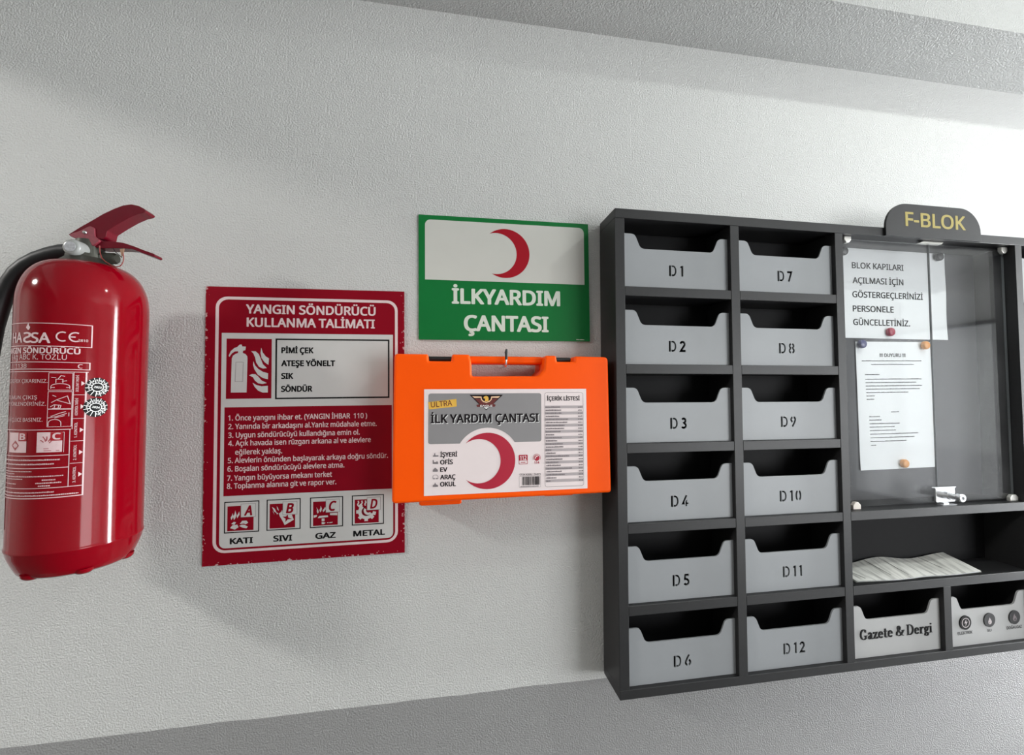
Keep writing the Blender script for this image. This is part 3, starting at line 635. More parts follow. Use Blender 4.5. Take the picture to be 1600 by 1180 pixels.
def dC(b, f):
    flame(b, f, 14, 26, 12, -3, 4); flame(b, f, 18.6, 28, 12, 0, 4); flame(b, f, 24, 28, 10, 2.5, 4)
    for q in ([(6.5, 18.5), (6.5, 23), (12.5, 23.5), (11.5, 20)], [(35, 22), (35, 25.5), (48, 26), (48, 21)], [(13.5, 17.5), (16, 21.5), (31, 21.8), (32, 18.6)], [(20.5, 11.5), (20.5, 16.5), (25.5, 16.5), (25.5, 11.5)], [(20.5, 6), (20.5, 10), (24, 9.8), (27.5, 8.4), (24.5, 6)], [(30, 7.5), (30, 9), (32.5, 9), (32.5, 7.5)], [(34, 7.2), (34, 9), (40, 9.2), (39, 7.6)]): b.poly([f(*p) for p in q], w3, M_SGWHITE)
def dD(b, f):
    for x in (11.5, 18, 24.5): b.line([f(x, 36), f(x - 0.9, 39), f(x + 0.8, 42), f(x, 45.5)], 2.4 * mm, w3, M_SGWHITE)
    cx, cy = 26, 25
    b.line([f(*p) for p in arc(cx, cy, 11.5, 11.5, 125, 340, 18)], 6.0 * mm, w3, M_SGWHITE)
    for a in (135, 180, 225, 270, 315, 345):
        c, s = math.cos(math.radians(a)), math.sin(math.radians(a))
        b.line([f(cx + 12 * c, cy + 12 * s), f(cx + 18 * c, cy + 18 * s)], 6.4 * mm, w3, M_SGWHITE)
    b.line([f(*p) for p in arc(cx + 2, cy + 1, 8.5, 8.5, 120, 340, 14)], 0.9 * mm, w3 + 0.00005, M_STINK)
    b.line([f(*p) for p in arc(cx + 4, cy + 2, 6.5, 6.5, 150, 310, 10)], 4.2 * mm, w3 + 0.00006, M_SGWHITE)
class_icon(-0.1400, -0.1944, 'A', dA, 'KATI', -130.2, -91.8)
class_icon(-0.0696, -0.1940, 'B', dB, 'SIVI', -58.0, -25.7)
class_icon(0.0048, -0.1938, 'C', dC, 'GAZ', 14.2, 50.2)
class_icon(0.0785, -0.1937, 'D', dD, 'METAL', 81.2, 139.0)

# ================================================================= green first aid sign
gs = hung('first_aid_sign', 0.1303, 0.2308, 0.4, 'green and white first aid sign with a red crescent above the orange case', 'sign')
MB().box(-0.175, 0.174, -0.125, 0.1225, 0, 0.004, M_GREEN).build('backing_plate', gs)
b = MB(); b.poly(rrect(-0.1627, 0.1640, -0.0065, 0.1135, (0.011, 0.011, 0.0004, 0.0004)), 0.0042, M_GRWHITE); b.build('white_field', gs)
b = MB(); put_crescent(b, -0.0030, 0.0521, 0.0503, -0.0215, 0.0512, 0.0420, 0.0044, M_CRES); b.build('crescent_emblem', gs)
b = MB(); b.text('İLKYARDIM', -0.1109, 0.1110, -0.0519, 0.0288, 0.0042, M_GRTXT, bold=0.026); b.build('lettering', gs)
b = MB(); b.text('ÇANTASI', -0.0872, 0.0858, -0.1061, 0.0298, 0.0042, M_GRTXT, bold=0.026)
b.build('lettering', gs)
b = MB(); b.words(0.1448, 0.1624, -0.1225, 0.0018, 0.0042, M_GRTXT, 1, 2.5, 0.5); b.build('imprint', gs)

# ================================================================= orange first aid case
fa = hung('first_aid_case', 0.116, -0.061, 0.0, 'orange plastic first aid case with a white printed label hanging on a hook', 'first aid case')
CD = 0.080
outl = [(-198, 130.5, 7), (-139.5, 130.3, 4), (-138, 118, 2), (-98.5, 118, 2), (-97, 130.6, 4), (-66, 130.6, 5), (-62.5, 118, 1), (-61.5, 91, 4), (61, 92, 9), (72, 104, 9), (74, 130.6, 6), (96, 130.3, 4), (97.5, 119.3, 2), (130.5, 119.3, 2), (132, 129.8, 4), (198, 129.0, 8), (202, -127.8, 6), (-200, -131.4, 7)]
lp = [(x * mm, y * mm) for x, y in fillet(outl, 6, 5)]
sh = MB(); sh.solid([lp], 0.0415, CD, M_ORANGE, 0.0045, 4); sh.solid([lp], 0.0, 0.0405, M_ORANGE, 0.003, 3)
sh.solid([[(x * 0.985, y * 0.985) for x, y in lp]], 0.038, 0.044, M_ORANGE)
sh.build('case_shell', fa, smooth=True, angle=35)
MB().box(-0.0665, 0.0755, 0.1158, 0.1298, 0.016, 0.060, M_ORANGE).build('carrying_handle', fa, smooth=True, bevel=0.0045, seg=4, angle=60)
for x0, x1, y in ((-139, -97.5, 123.6), (97, 131.5, 124.2)):
    MB().lathe([(0.0, x0 * mm), (0.0052, x0 * mm), (0.0052, x1 * mm), (0.0, x1 * mm)], M_HINGE, 20, (0, y * mm, 0.050), 'x').build('hinge_rod', fa, smooth=True, angle=40)['label'] = 'black hinge rod'
for x0, x1, y0, y1 in ((-154, -79, -140.5, -130), (73, 133, -133, -127)):
    MB().solid([[(x * mm, y * mm) for x, y in fillet([(x0, y1), (x0, y0 + 2), (x0 + 4, y0), (x1 - 4, y0), (x1, y0 + 2), (x1, y1)], 2)]], 0.022, 0.066, M_ORANGE, 0.002).build('latch', fa, smooth=True)
w = CD + 0.0003
st = MB(); st.poly(P([(-146, 67.6), (153.4, 68.4), (154.6, -117.7), (-145.3, -119.6)])[::-1], w, M_STICK); st = st.build('printed_label', fa)
# grey header with a round bite for the crescent
b = MB()
gy0, gy1 = -29.3, 60.2
bite = [p for p in arc(-33.0, -60.5, 58.8, 58.8, 147.5, 32.5, 24)]
hdr = [(-138.4, -25), (-138.4, 56)] + arc(-134.4, 56.2, 4, 4, 180, 90, 5) + arc(62.4, 56.4, 4, 4, 90, 0, 5) + [(66.4, -24)] + arc(62.4, -24.4, 4, 4, 0, -90, 5) + [(16.6, -29)] + bite[::-1] + [(-82.6, -29.4)] + arc(-134.4, -25.4, 4, 4, 270, 180, 5)
b.poly(P(hdr)[::-1], w + 0.0002, M_STGREY); b.build('header_panel', st)
b = MB(); put_crescent(b, -33.1 * mm, -61.4 * mm, 50.6 * mm, -49.0 * mm, -61.5 * mm, 39.6 * mm, w + 0.0003, M_STRED); b.build('crescent_emblem', st)
b = MB()
b.text('İLK YARDIM ÇANTASI', -133.4 * mm, 62.8 * mm, 6.8 * mm, 14.6 * mm, w + 0.0004, M_WHITE, bold=0.024)
b.text('İLK YARDIM ÇANTASI', -134.4 * mm, 61.6 * mm, 8.0 * mm, 14.6 * mm, w + 0.0006, M_STINK, bold=0.024); b.build('title_lettering', st)
b = MB(); b.poly(P([(-139, 45.0), (-137.3, 32), (-88.6, 36.9), (-89.2, 50.4)]), w + 0.0004, M_YELLOW)
b.text('ULTRA', -133.5 * mm, -96.5 * mm, 35.6 * mm, 9.6 * mm, w + 0.0006, M_MAROON, bold=0.004, rot=0.085); b.build('ultra_flash', st)
# winged badge with a bird's head
b = MB(); e = lambda x, y: ((-65.8 + (x - 265) / (1320 - 265) * 60.6) * mm, (57.6 - (y - 145) / (620 - 145) * 28.2) * mm)
E_ = lambda l: [e(x, y) for x, y in l]
b.poly(E_([(265, 145), (1320, 145), (1000, 440), (860, 545), (790, 620), (720, 545), (560, 430)])[::-1], w + 0.0004, M_STINK)
b.poly(E_([(340, 185), (620, 195), (620, 235), (420, 240)])[::-1], w + 0.0005, M_CREAM); b.poly(E_([(960, 195), (1235, 185), (1170, 240), (960, 235)])[::-1], w + 0.0005, M_CREAM)
b.poly(E_([(430, 260), (600, 262), (650, 340), (720, 390), (790, 400), (880, 390), (950, 330), (985, 262), (1150, 262), (1010, 420), (1090, 450), (1060, 510), (500, 510), (480, 450), (590, 430)])[::-1], w + 0.0006, M_MAROON)
b.line(E_([(620, 200), (640, 290), (700, 350), (790, 375), (880, 350), (945, 290), (965, 200)]), 2.0 * mm, w + 0.0007, M_CREAM)
b.poly(E_([(860, 335), (745, 345), (755, 250), (715, 265), (700, 225), (735, 190), (790, 178), (840, 195), (862, 240)]), w + 0.0008, M_YELLOW)
b.poly(E_([(700, 520), (880, 520), (790, 580)])[::-1], w + 0.0006, M_WHITE)
xx, yy = e(600, 505); x2, _ = e(985, 505); b.text('EAGLE', xx, x2, yy, 3.0 * mm, w + 0.0009, M_WHITE, bold=0.02); b.build('winged_badge', st)
b = MB()
for t, x1, y in (('İŞYERİ', -87.4, -52.0), ('OFİS', -95.2, -65.2), ('EV', -104.8, -78.3), ('ARAÇ', -90.4, -91.5), ('OKUL', -89.9, -104.0)):
    b.text(t, -117.4 * mm, x1 * mm, y * mm, 7.6 * mm, w + 0.0003, M_STINK, bold=0.024)
u = w + 0.0003; kk = M_STINK2
for pl in ([(-130, -51.5), (-130, -49), (-128, -49), (-128, -46), (-126, -45), (-126, -49), (-120.5, -49), (-120.5, -51.5)], [(-130.5, -64), (-130.5, -57), (-129, -57), (-128, -61), (-125, -61), (-123, -59.5), (-121, -61), (-121, -64.5)], [(-130, -78), (-130, -74.5), (-126, -70.5), (-121.5, -74.5), (-121.5, -78)], [(-130, -104.5), (-130, -101.5), (-127.5, -100), (-126, -96.5), (-124.5, -100), (-121, -101.5), (-121, -104.5)]): b.poly(P(pl), u, kk)
b.line(P([(-130, -90), (-130, -86), (-128, -83.5), (-123.5, -83.5), (-121, -86), (-121, -90)]), 0.7 * mm, u, kk, closed=True)
for x in (-128, -123): b.poly(P(arc(x, -90, 1.2, 1.2, 0, 330, 10)), u + 0.0001, kk)
b.build('place_list', st)
b = MB(); b.ring(P(rrect(23.9, 40.5, -69.2, -52.3, 1.5)), P(rrect(24.8, 39.6, -68.3, -53.2, 1.0)), u, M_STRED); b.rect(24.5 * mm, 40 * mm, -62.5 * mm, -52.8 * mm, u, M_STRED)
b.text('112', 26.2 * mm, 38.2 * mm, -61.5 * mm, 7.4 * mm, u + 0.0002, M_STICK, bold=0.02); b.words(28 * mm, 36.5 * mm, -66.6 * mm, 1.8 * mm, u, M_STRED, 2, 3, 0.5)
c0 = (57.6, -58.6)
for k in range(22):
    a = math.radians(-20 + k * 220 / 21); b.line(P([(c0[0] + 6.3 * math.cos(a), c0[1] + 6.3 * math.sin(a)), (c0[0] + 7.6 * math.cos(a), c0[1] + 7.6 * math.sin(a))]), 0.7 * mm, u, M_STRED)
b.poly(P(arc(c0[0], c0[1], 5.2, 5.2, 0, 350, 20)), u, M_STRED); b.line(P([(54.5, -60.5), (55, -57.5), (57, -55.5), (59.5, -55.5)]), 1.5 * mm, u + 0.0002, M_STICK)
b.text('114', 53 * mm, 62.3 * mm, -69 * mm, 4.2 * mm, u + 0.0001, M_STRED, bold=0.02); b.build('phone_badges', st)
b = MB(); b.line(P(rrect(24.6, 64.6, -111.6, -91.0, 1.2)), 0.35 * mm, u, kk, closed=True)
b.text('STOK KODU : İY-073', 25.2 * mm, 64.6 * mm, -89.8 * mm, 3.3 * mm, u, M_STINK, bold=0.008)
x = 30.0
rnd = random.Random(3)
while x < 62.5:
    ww = rnd.choice((0.4, 0.5, 0.8, 1.2)); b.rect(x * mm, min(x + ww, 63) * mm, -107.5 * mm, -92 * mm, u, M_STINK); x += ww + rnd.choice((0.35, 0.45, 0.8))
b.words(27 * mm, 61 * mm, -110.8 * mm, 2.1 * mm, u, kk, 0.8, 1.3, 0.5); b.build('barcode', st)
b = MB(); b.line(P(rrect(73.2, 147.0, -112, 61.5, 4)), 0.55 * mm, u, kk, closed=True)
b.text('İÇERİK LİSTESİ', 77.2 * mm, 140.6 * mm, 46.9 * mm, 7.2 * mm, u, M_STINK, bold=0.022)
names = (28, 30, 30, 26, 43, 41, 36, 35, 28, 16, 30, 22, 32, 33, 10, 18, 44, 31, 23, 28, 49, 29, 35, 19, 8)
for i, nl in enumerate(names):
    y1 = 37.2 - i * 5.66; sk = i * 0.045
    if i % 2 == 0: b.rect((73.6 + sk) * mm, (146.4 + sk) * mm, (y1 - 5.1) * mm, y1 * mm, u, M_STGREY2)
    b.words((74.6 + sk) * mm, (74.6 + sk + nl) * mm, (y1 - 4.0) * mm, 2.6 * mm, u + 0.0002, kk if i % 2 else M_STINK2, 1.2, 3.2, 0.5)
    b.words((137 + sk) * mm, (145 + sk) * mm, (y1 - 4.0) * mm, 2.4 * mm, u + 0.0002, kk, 1.5, 3.5, 0.8)
b.build('contents_list', st)
# hook the case hangs on
hk = hung('wall_hook', 0.1185, 0.0, 0, 'small dark metal hook holding up the orange case by its handle', 'hook')
MB().tube([(0, 0.0505, 0), (0, 0.0505, 0.030), (0, 0.0500, 0.060), (0, 0.0505, 0.0665), (0, 0.054, 0.0695), (0.0003, 0.062, 0.0700)], 0.0021, M_LOCK, 10).build('hook_shank', hk, smooth=True)
MB().tube([(0.0003, 0.0618, 0.0700), (0.0005, 0.0700, 0.0700), (0.0002, 0.0755, 0.0698), (0.0008, 0.0815, 0.0700)], [0.0026, 0.0024, 0.0030, 0.0016], M_HINGE, 10).build('hook_tip', hk, smooth=True)

# ================================================================= letter-box cabinet
DF = 0.0833
bx = hung('letter_box_cabinet', 0.0, 0.0, 0, 'large anthracite wall cabinet of numbered grey letter boxes with a glazed notice case', 'letter box cabinet')
TOP, BOT, X0, X1 = 0.3569, -0.5709, 0.3288, 1.8132
TH = 0.0187
SHF = [0.2055, 0.0547, -0.0971, -0.2485, -0.4008, -0.5537]     # tops of the shelves
STL = [(0.3288, 0.3484), (0.5751, 0.5947), (0.8208, 0.8402), (1.3018, 1.3212), (1.5476, 1.5670), (1.7936, 1.8132)]
def board(name, x0, x1, y0, y1, z0=0.004, z1=DF, m=M_MDF):
    return MB().box(x0, x1, y0, y1, z0, z1, m).build(name, bx, bevel=0.0006, seg=1)
board('top_board', X0 + 0.0005, X1, TOP - TH, TOP)
board('bottom_board', X0 + 0.0005, X1, BOT, SHF[5])
board('side_panel', STL[0][0], STL[0][1], SHF[5] + 0.0002, TOP - TH - 0.0002)
board('side_panel', STL[5][0], STL[5][1], SHF[5] + 0.0002, TOP - TH - 0.0002)
for a, c in STL[1:5]: board('divider', a, c, SHF[5] + 0.0002, TOP - TH - 0.0002)
board('divider', 1.0660, 1.0855, SHF[5] + 0.0002, SHF[4] - 0.0183)
MB().box(X0 + 0.002, X1 - 0.002, BOT + 0.002, TOP - 0.002, 0.0003, 0.0038, M_MDFB).build('back_panel', bx)
MB().box(STL[2][1] + 0.0002, STL[3][0] - 0.0002, SHF[3] + 0.0002, TOP - TH - 0.0002, 0.0039, 0.0048, M_BOARD).build('added_back_sheet', bx)  # added sheet over the back panel, carrying the painted reflection tone
for cix in range(5):
    xa, xb = STL[cix][1] + 0.0001, STL[cix + 1][0] - 0.0001
    for k in range(5):
        if cix == 2 and k < 3: continue
        board('shelf', xa, xb, SHF[k] - TH + 0.0003, SHF[k], z1=DF - 0.0002)

# stencil numerals, one unit = capital height
A = arc
STN = {
 'D': (0.78, [[(0, 0), (0.21, 0), (0.21, 1), (0, 1)], [(0.27, 1), (0.40, 1)] + A(0.40, 0.5, 0.36, 0.5, 90, -90, 14) + [(0.27, 0), (0.27, 0.185), (0.40, 0.185)] + A(0.40, 0.5, 0.20, 0.35, -90, 90, 12) + [(0.27, 0.85)]]),
 '1': (0.34, [[(0.0, 0.83), (0.14, 1), (0.36, 1), (0.36, 0), (0.16, 0), (0.16, 0.80)]]),
 '2': (0.62, [stroke_loop(A(0.30, 0.70, 0.21, 0.22, 170, -25, 10) + [(0.40, 0.48), (0.12, 0.085), (0.62, 0.085)], 0.20)]),
 '3': (0.58, [stroke_loop(A(0.27, 0.735, 0.19, 0.185, 150, -55, 9) + [(0.30, 0.535)] + A(0.27, 0.285, 0.22, 0.205, 60, -150, 10), 0.195)]),
 '4': (0.66, [[(0.36, 0), (0.52, 0), (0.52, 0.17), (0.66, 0.17), (0.66, 0.33), (0.52, 0.33), (0.52, 0.60), (0.36, 0.46)], stroke_loop([(0.47, 0.98), (0.09, 0.25), (0.29, 0.25)], 0.185)]),
 '5': (0.58, [stroke_loop([(0.54, 0.92), (0.17, 0.92), (0.13, 0.56)] + A(0.27, 0.31, 0.23, 0.24, 95, -150, 12), 0.195)]),
 '6': (0.62, [stroke_loop([(0.44, 0.97), (0.25, 0.66), (0.14, 0.44)] + A(0.32, 0.30, 0.22, 0.22, 168, 258, 8), 0.185), stroke_loop(A(0.36, 0.30, 0.205, 0.215, 76, -74, 10), 0.185)]),
 '7': (0.58, [stroke_loop([(0.0, 0.92), (0.48, 0.92), (0.16, 0.0)], 0.20)]),
 '8': (0.64, [stroke_loop(A(0.27, 0.735, 0.165, 0.18, 96, 232, 9) + [(0.205, 0.545)] + A(0.27, 0.275, 0.19, 0.19, 132, 264, 9), 0.175),
              stroke_loop([(0.65 - x, y) for x, y in A(0.27, 0.735, 0.165, 0.18, 96, 232, 9) + [(0.205, 0.545)] + A(0.27, 0.275, 0.19, 0.19, 132, 264, 9)], 0.175)]),
 '0': (0.62, [stroke_loop(A(0.27, 0.5, 0.19, 0.42, 105, 255, 12), 0.185), stroke_loop(A(0.36, 0.5, 0.19, 0.42, 75, -75, 12), 0.185)]),
}
STN['9'] = (0.62, [[(0.62 - x, 1 - y) for x, y in l] for l in STN['6'][1]])
def stencil(txt, xc, yb, cap, sx):
    gaps = 0.32; wtot = sum(STN[c][0] for c in txt) + gaps * (len(txt) - 1); x = xc - wtot * cap * sx / 2; out = []
    for c in txt:
        out += [[(x + px * cap * sx, yb + py * cap) for px, py in l] for l in STN[c][1]]; x += (STN[c][0] + gaps) * cap * sx
    return out
def pocket_outline(xa, xb, yb, h=0.1062):
    W_ = xb - xa; yt = yb + h; k = 0.0290
    return fillet([(xa, yb, 0), (xb, yb, 0), (xb, yt, 0), (xb - 0.0205, yt, 0.012), (xb - 0.0325, yt - k, 0.013), (xa + 0.0330 + 0.004, yt - k, 0.013), (xa + 0.0250, yt, 0.012), (xa, yt, 0)], 0.01, 6)
PZ0, PZ1 = DF - 0.012, DF - 0.009
def pocket(cix, xa, xb, k, txt=None, m=M_POCKET):
    loops = [pocket_outline(xa, xb, SHF[k] + 0.0004)]
    if txt: loops += stencil(txt, (xa + xb) / 2 - 0.001, SHF[k] + 0.0259, 0.0216, 0.97)
    o = MB().solid(loops, PZ0, PZ1, m).build('pocket_front', bx)
    return o
for cix in (0, 1, 3, 4):
    xa, xb = STL[cix][1] + 0.0003, STL[cix + 1][0] - 0.0003
    for k in range(6):
        n = {0: 1, 1: 7}.get(cix)
        t = 'D%d' % (n + k) if n else None
        o = pocket(cix, xa, xb, k, t)
        if t: o['label'] = 'grey letter box front with %s cut out of it' % t
gz = pocket(2, STL[2][1] + 0.0003, 1.0657, 5, None, M_POCKETW); gz['label'] = 'pale box front lettered Gazete & Dergi'
ic = pocket(2, 1.0858, STL[3][0] - 0.0003, 5, None, M_POCKETW); ic['label'] = 'pale box front with three round black symbols'

# high-contrast serif lettering for the newspaper box
def hull(pts):
    pts = sorted(set(pts)); lo = []; hi = []
    for seq, out in ((pts, lo), (pts[::-1], hi)):
        for p in seq:
            while len(out) > 1 and (out[-1][0] - out[-2][0]) * (p[1] - out[-2][1]) - (out[-1][1] - out[-2][1]) * (p[0] - out[-2][0]) <= 0: out.pop()
            out.append(p)
    return lo[:-1] + hi[:-1]
def nib(mb, path, x, y, sx, sy, w0, w1, m, nw=0.155, nh=0.035):
    for a, c in zip(path, path[1:]):
        q = [(x + (p[0] + i * nw / 2) * sx, y + (p[1] + j * nh / 2) * sy) for p in (a, c) for i in (-1, 1) for j in (-1, 1)]
        mb.prism(hull([(round(u_, 7), round(v_, 7)) for u_, v_ in q]), w0, mb.lift(w1), m)
bar = lambda xa, xb, y: [(xa + 0.07, y), (xb - 0.07, y)]
SER = {
 'G': (0.80, [A(0.42, 0.5, 0.32, 0.48, 55, 305, 18), [(0.60, 0.90), (0.60, 0.72)], [(0.64, 0.36), (0.64, 0.10)], bar(0.46, 0.82, 0.37)]),
 'a': (0.55, [[(0.12, 0.50)] + A(0.26, 0.48, 0.14, 0.16, 160, 0, 6) + [(0.40, 0.10), (0.46, 0.03), (0.54, 0.06)], [(0.40, 0.38), (0.20, 0.30), (0.12, 0.16), (0.18, 0.03), (0.30, 0.05), (0.40, 0.14)]]),
 'z': (0.52, [bar(0.0, 0.50, 0.62), [(0.40, 0.60), (0.10, 0.03)], bar(0.0, 0.52, 0.03), [(0.06, 0.60), (0.06, 0.50)], [(0.46, 0.04), (0.46, 0.16)]]),
 'e': (0.55, [A(0.27, 0.32, 0.19, 0.30, 5, 320, 18), bar(0.04, 0.50, 0.36)]),
 't': (0.40, [[(0.17, 0.84), (0.17, 0.12), (0.22, 0.03), (0.34, 0.06)], bar(-0.02, 0.42, 0.62)]),
 '&': (0.92, [[(0.86, 0.50), (0.74, 0.28), (0.55, 0.08), (0.34, 0.02), (0.12, 0.12), (0.12, 0.34), (0.30, 0.52), (0.48, 0.66), (0.50, 0.84), (0.38, 0.97), (0.24, 0.88), (0.24, 0.70), (0.40, 0.44), (0.66, 0.12), (0.84, 0.03)], bar(0.64, 1.0, 0.52)]),
 'D': (0.84, [[(0.16, 0.98), (0.16, 0.02)], [(0.12, 0.98)] + A(0.34, 0.5, 0.38, 0.48, 88, -88, 14) + [(0.12, 0.02)], bar(-0.02, 0.34, 0.98), bar(-0.02, 0.34, 0.02)]),
 'r': (0.46, [[(0.14, 0.62), (0.14, 0.02)], [(0.16, 0.42), (0.26, 0.58), (0.38, 0.62), (0.40, 0.54)], bar(-0.02, 0.32, 0.02), bar(-0.02, 0.22, 0.62)]),
 'g': (0.56, [A(0.25, 0.42, 0.15, 0.20, 0, 360, 16), [(0.40, 0.54), (0.52, 0.62)], [(0.18, 0.22), (0.12, 0.12), (0.24, 0.06), (0.40, 0.03), (0.46, -0.08), (0.38, -0.22), (0.22, -0.26), (0.08, -0.18), (0.10, -0.06), (0.20, 0.04)]]),
 'i': (0.30, [[(0.14, 0.62), (0.14, 0.02)], bar(-0.02, 0.30, 0.02), bar(-0.02, 0.22, 0.62), [(0.14, 0.90), (0.14, 0.82)]]),
 ' ': (0.22, []),
}
txt = 'Gazete & Dergi'; gap = 0.065
tw = sum(SER[c][0] for c in txt) + gap * (len(txt) - 1); sx = (1.0440 - 0.8622) / tw; x = 0.8622
b = MB()
for c in txt:
    for path in SER[c][1]: nib(b, path, x, -0.5164, sx, 0.0213, PZ1 + 0.0001, PZ1 + 0.0012, M_INK)
    x += (SER[c][0] + gap) * sx
b.build('lettering', gz)
# electricity, water and gas symbols
for cx, kind, word, hw in ((1.1312, 'bolt', 'ELEKTRİK', 0.0200), (1.1968, 'drop', 'SU', 0.0060), (1.2664, 'flame', 'DOĞALGAZ', 0.0212)):
    cy = -0.5035; z = PZ1 + 0.0002; b = MB()
    full = A(cx, cy, 0.0150, 0.0150, 0, 351, 39)
    b.prism(full, z, z + 0.0018, M_MGREY if kind != 'bolt' else M_INK)
    f = lambda l: [(cx + px * mm, cy + py * mm) for px, py in l]; zz = z + 0.0020
    if kind == 'bolt':
        b.ring(A(cx, cy, 0.0105, 0.0105, 0, 351, 39), A(cx, cy, 0.0088, 0.0088, 0, 351, 39), zz, M_STGREY2)
        b.poly(f([(-4, -1), (1.5, 8), (1, 2), (5, 2), (-1.5, -8), (0, -1)])[::-1], zz, M_STGREY2)
    elif kind == 'drop':
        b.poly(f([(-0.5, 6)] + [(5 * math.cos(math.radians(t_)) + 0, -4 + 5 * math.sin(math.radians(t_))) for t_ in range(40, -221, -20)])[::-1], zz, M_STGREY2)
        b.line(f(A(0, -4, 2.6, 2.6, 170, 250, 6)), 1.0 * mm, zz + 0.0001, M_MGREY)
    else:
        b.poly(f([(-3, -8), (-6, -3), (-4, 3), (-1, 9), (0, 4), (3, 2), (5, -3), (3, -8)])[::-1], zz, M_STINK2)
        b.poly(f([(-1, -7), (-2, -4), (1, 0), (2, -4), (1.5, -7)])[::-1], zz + 0.0001, M_MGREY)
    b.text(word, cx - hw, cx + hw, -0.5290, 0.0062 if kind != 'drop' else 0.0052, PZ1 + 0.0003, M_MGREY, bold=0.014)
    b.build('utility_symbol', ic)['label'] = 'round raised %s symbol' % {'bolt': 'electricity', 'drop': 'water drop', 'flame': 'gas flame'}[kind]

# name board with the block letter
nb = MB()
nbo = [(0.9442, TOP - TH), (0.9442, 0.357)] + A(0.9442 + 0.055, 0.357, 0.055, 0.0540, 180, 90, 10) + A(1.1985 - 0.055, 0.357, 0.055, 0.0540, 90, 0, 10) + [(1.1985, TOP - TH)]
nb.solid([nbo], DF + 0.0001, DF + 0.0051, M_MDF, 0.0006, 1)
nb = nb.build('name_board', bx)
MB().text('F-BLOK', 0.9950, 1.1560, 0.3622, 0.0300, DF + 0.0053, M_GOLD, bold=0.016).build('lettering', nb)

# two clear doors of the notice case
GZ0, GZ1 = 0.0590, 0.0630
def pane(x0, x1, y0, y1, z0, z1):
    p = MB().box(x0, x1, y0, y1, z0, z1, M_GLASS).build('acrylic_door', bx)
    return p
pl = pane(0.8425, 1.0890, -0.2445, 0.3350, GZ0, GZ1); pr = pane(1.0915, 1.2995, -0.2445, 0.3350, GZ0, GZ1)
MB().box(1.0890, 1.0905, -0.2445, 0.3350, GZ0, GZ1, M_PEDGE).build('polished_edge', pl)
MB().box(1.2995, 1.3005, -0.2445, 0.3350, GZ0, GZ1, M_PEDGE).build('polished_edge', pr)
def bracket(x0, x1, y0, y1, par, m=M_CLIP, up=True):
    c = 0.006
    pts = [(x0, y1), (x1, y1), (x1, y0 + c), (x1 - c, y0), (x0 + c, y0), (x0, y0 + c)] if up else [(x0, y0), (x1, y0), (x1, y1 - c), (x1 - c, y1), (x0 + c, y1), (x0, y1 - c)]
    MB().solid([pts[::-1]], GZ1 + 0.0002, GZ1 + 0.0082, m, 0.0012, 2).build('pivot_bracket', par, smooth=True)
bracket(0.8575, 0.8752, 0.3240, 0.3378, pl); bracket(0.8600, 0.8790, -0.2482, -0.2330, pl, M_CREAMPL, False)
bracket(1.2830, 1.3010, 0.3222, 0.3372, pr); bracket(1.2780, 1.3005, -0.2482, -0.2340, pr, M_CLIP, False)
MB().solid([fillet([(1.050, 0.3330), (1.112, 0.3330), (1.117, 0.3378), (1.062, 0.3378)], 0.001)], GZ1 + 0.0002, GZ1 + 0.010, M_CLIP, 0.0008).build('top_catch', bx)
lk = MB(); lz = GZ1 + 0.0005
lk.solid([fillet([(1.0775, -0.2440), (1.1290, -0.2440), (1.1290, -0.2120), (1.0775, -0.2120)], 0.0025)], lz, lz + 0.004, M_LOCK, 0.001)
lk.solid([fillet([(1.070, -0.2120), (1.1290, -0.2120), (1.1270, -0.2095), (1.073, -0.2095)], 0.001)], lz, lz + 0.007, M_LOCK, 0.0006)
lk.box(1.092, 1.106, -0.2478, -0.2440, lz, lz + 0.008, M_LOCK); lk.box(1.083, 1.122, -0.2484, -0.2470, lz, lz + 0.012, M_LOCK)
lk = lk.build('door_lock', bx, smooth=True, angle=40)
cyl = MB().lathe([(0.0085, 0.0), (0.0085, 0.010), (0.0070, 0.011), (0.0070, 0.017), (0.0060, 0.018), (0.0060, 0.025), (0.0088, 0.0255), (0.0092, 0.0265), (0.0092, 0.033), (0.0080, 0.0345), (0.0035, 0.0345), (0.0035, 0.0315), (0.0, 0.0315)], M_LOCK, 28)
cyl.map(lambda x, y, z: (1.1000 + x, -0.2270 + y, lz + 0.004 + z)).build('lock_cylinder', lk, smooth=True, angle=35)
ks = MB().box(1.0991, 1.1009, -0.2300, -0.2240, lz + 0.0352, lz + 0.0355, M_INK).build('keyhole', lk)

# ---------------------------------------------------------------- sheets pinned in the case
def sheet(name, xc, yc, wd, ht, rot, zf, label, prints):
    root = hung(name, xc, yc, rot, label, 'notice', y=0.0050)
    nx, ny = 24, 24; b = MB()
    vs = [((i / nx - 0.5) * wd, (j / ny - 0.5) * ht) for j in range(ny + 1) for i in range(nx + 1)]
    fs = [[j * (nx + 1) + i, j * (nx + 1) + i + 1, (j + 1) * (nx + 1) + i + 1, (j + 1) * (nx + 1) + i] for j in range(ny) for i in range(nx)]
    b.add([(x, y, zf(x / wd, y / ht)) for x, y in vs], fs, M_PAPER)
    b.add([(x, y, zf(x / wd, y / ht) - 0.00012) for x, y in vs], [q[::-1] for q in fs], M_PAPER)
    b.build('paper', root, smooth=True)
    for nm, t in prints():
        t.map(lambda x, y, z: (x, y, zf(x / wd, y / ht) + 0.00025 + z)).build(nm, root)
    return root
def z1f(u, v): return 0.0008 + 0.0035 * max(0, u - 0.30) ** 1 * (1 + math.sin(v * 9 + 1)) + 0.0006 * math.cos(6 * u + 4 * v) + 0.0006
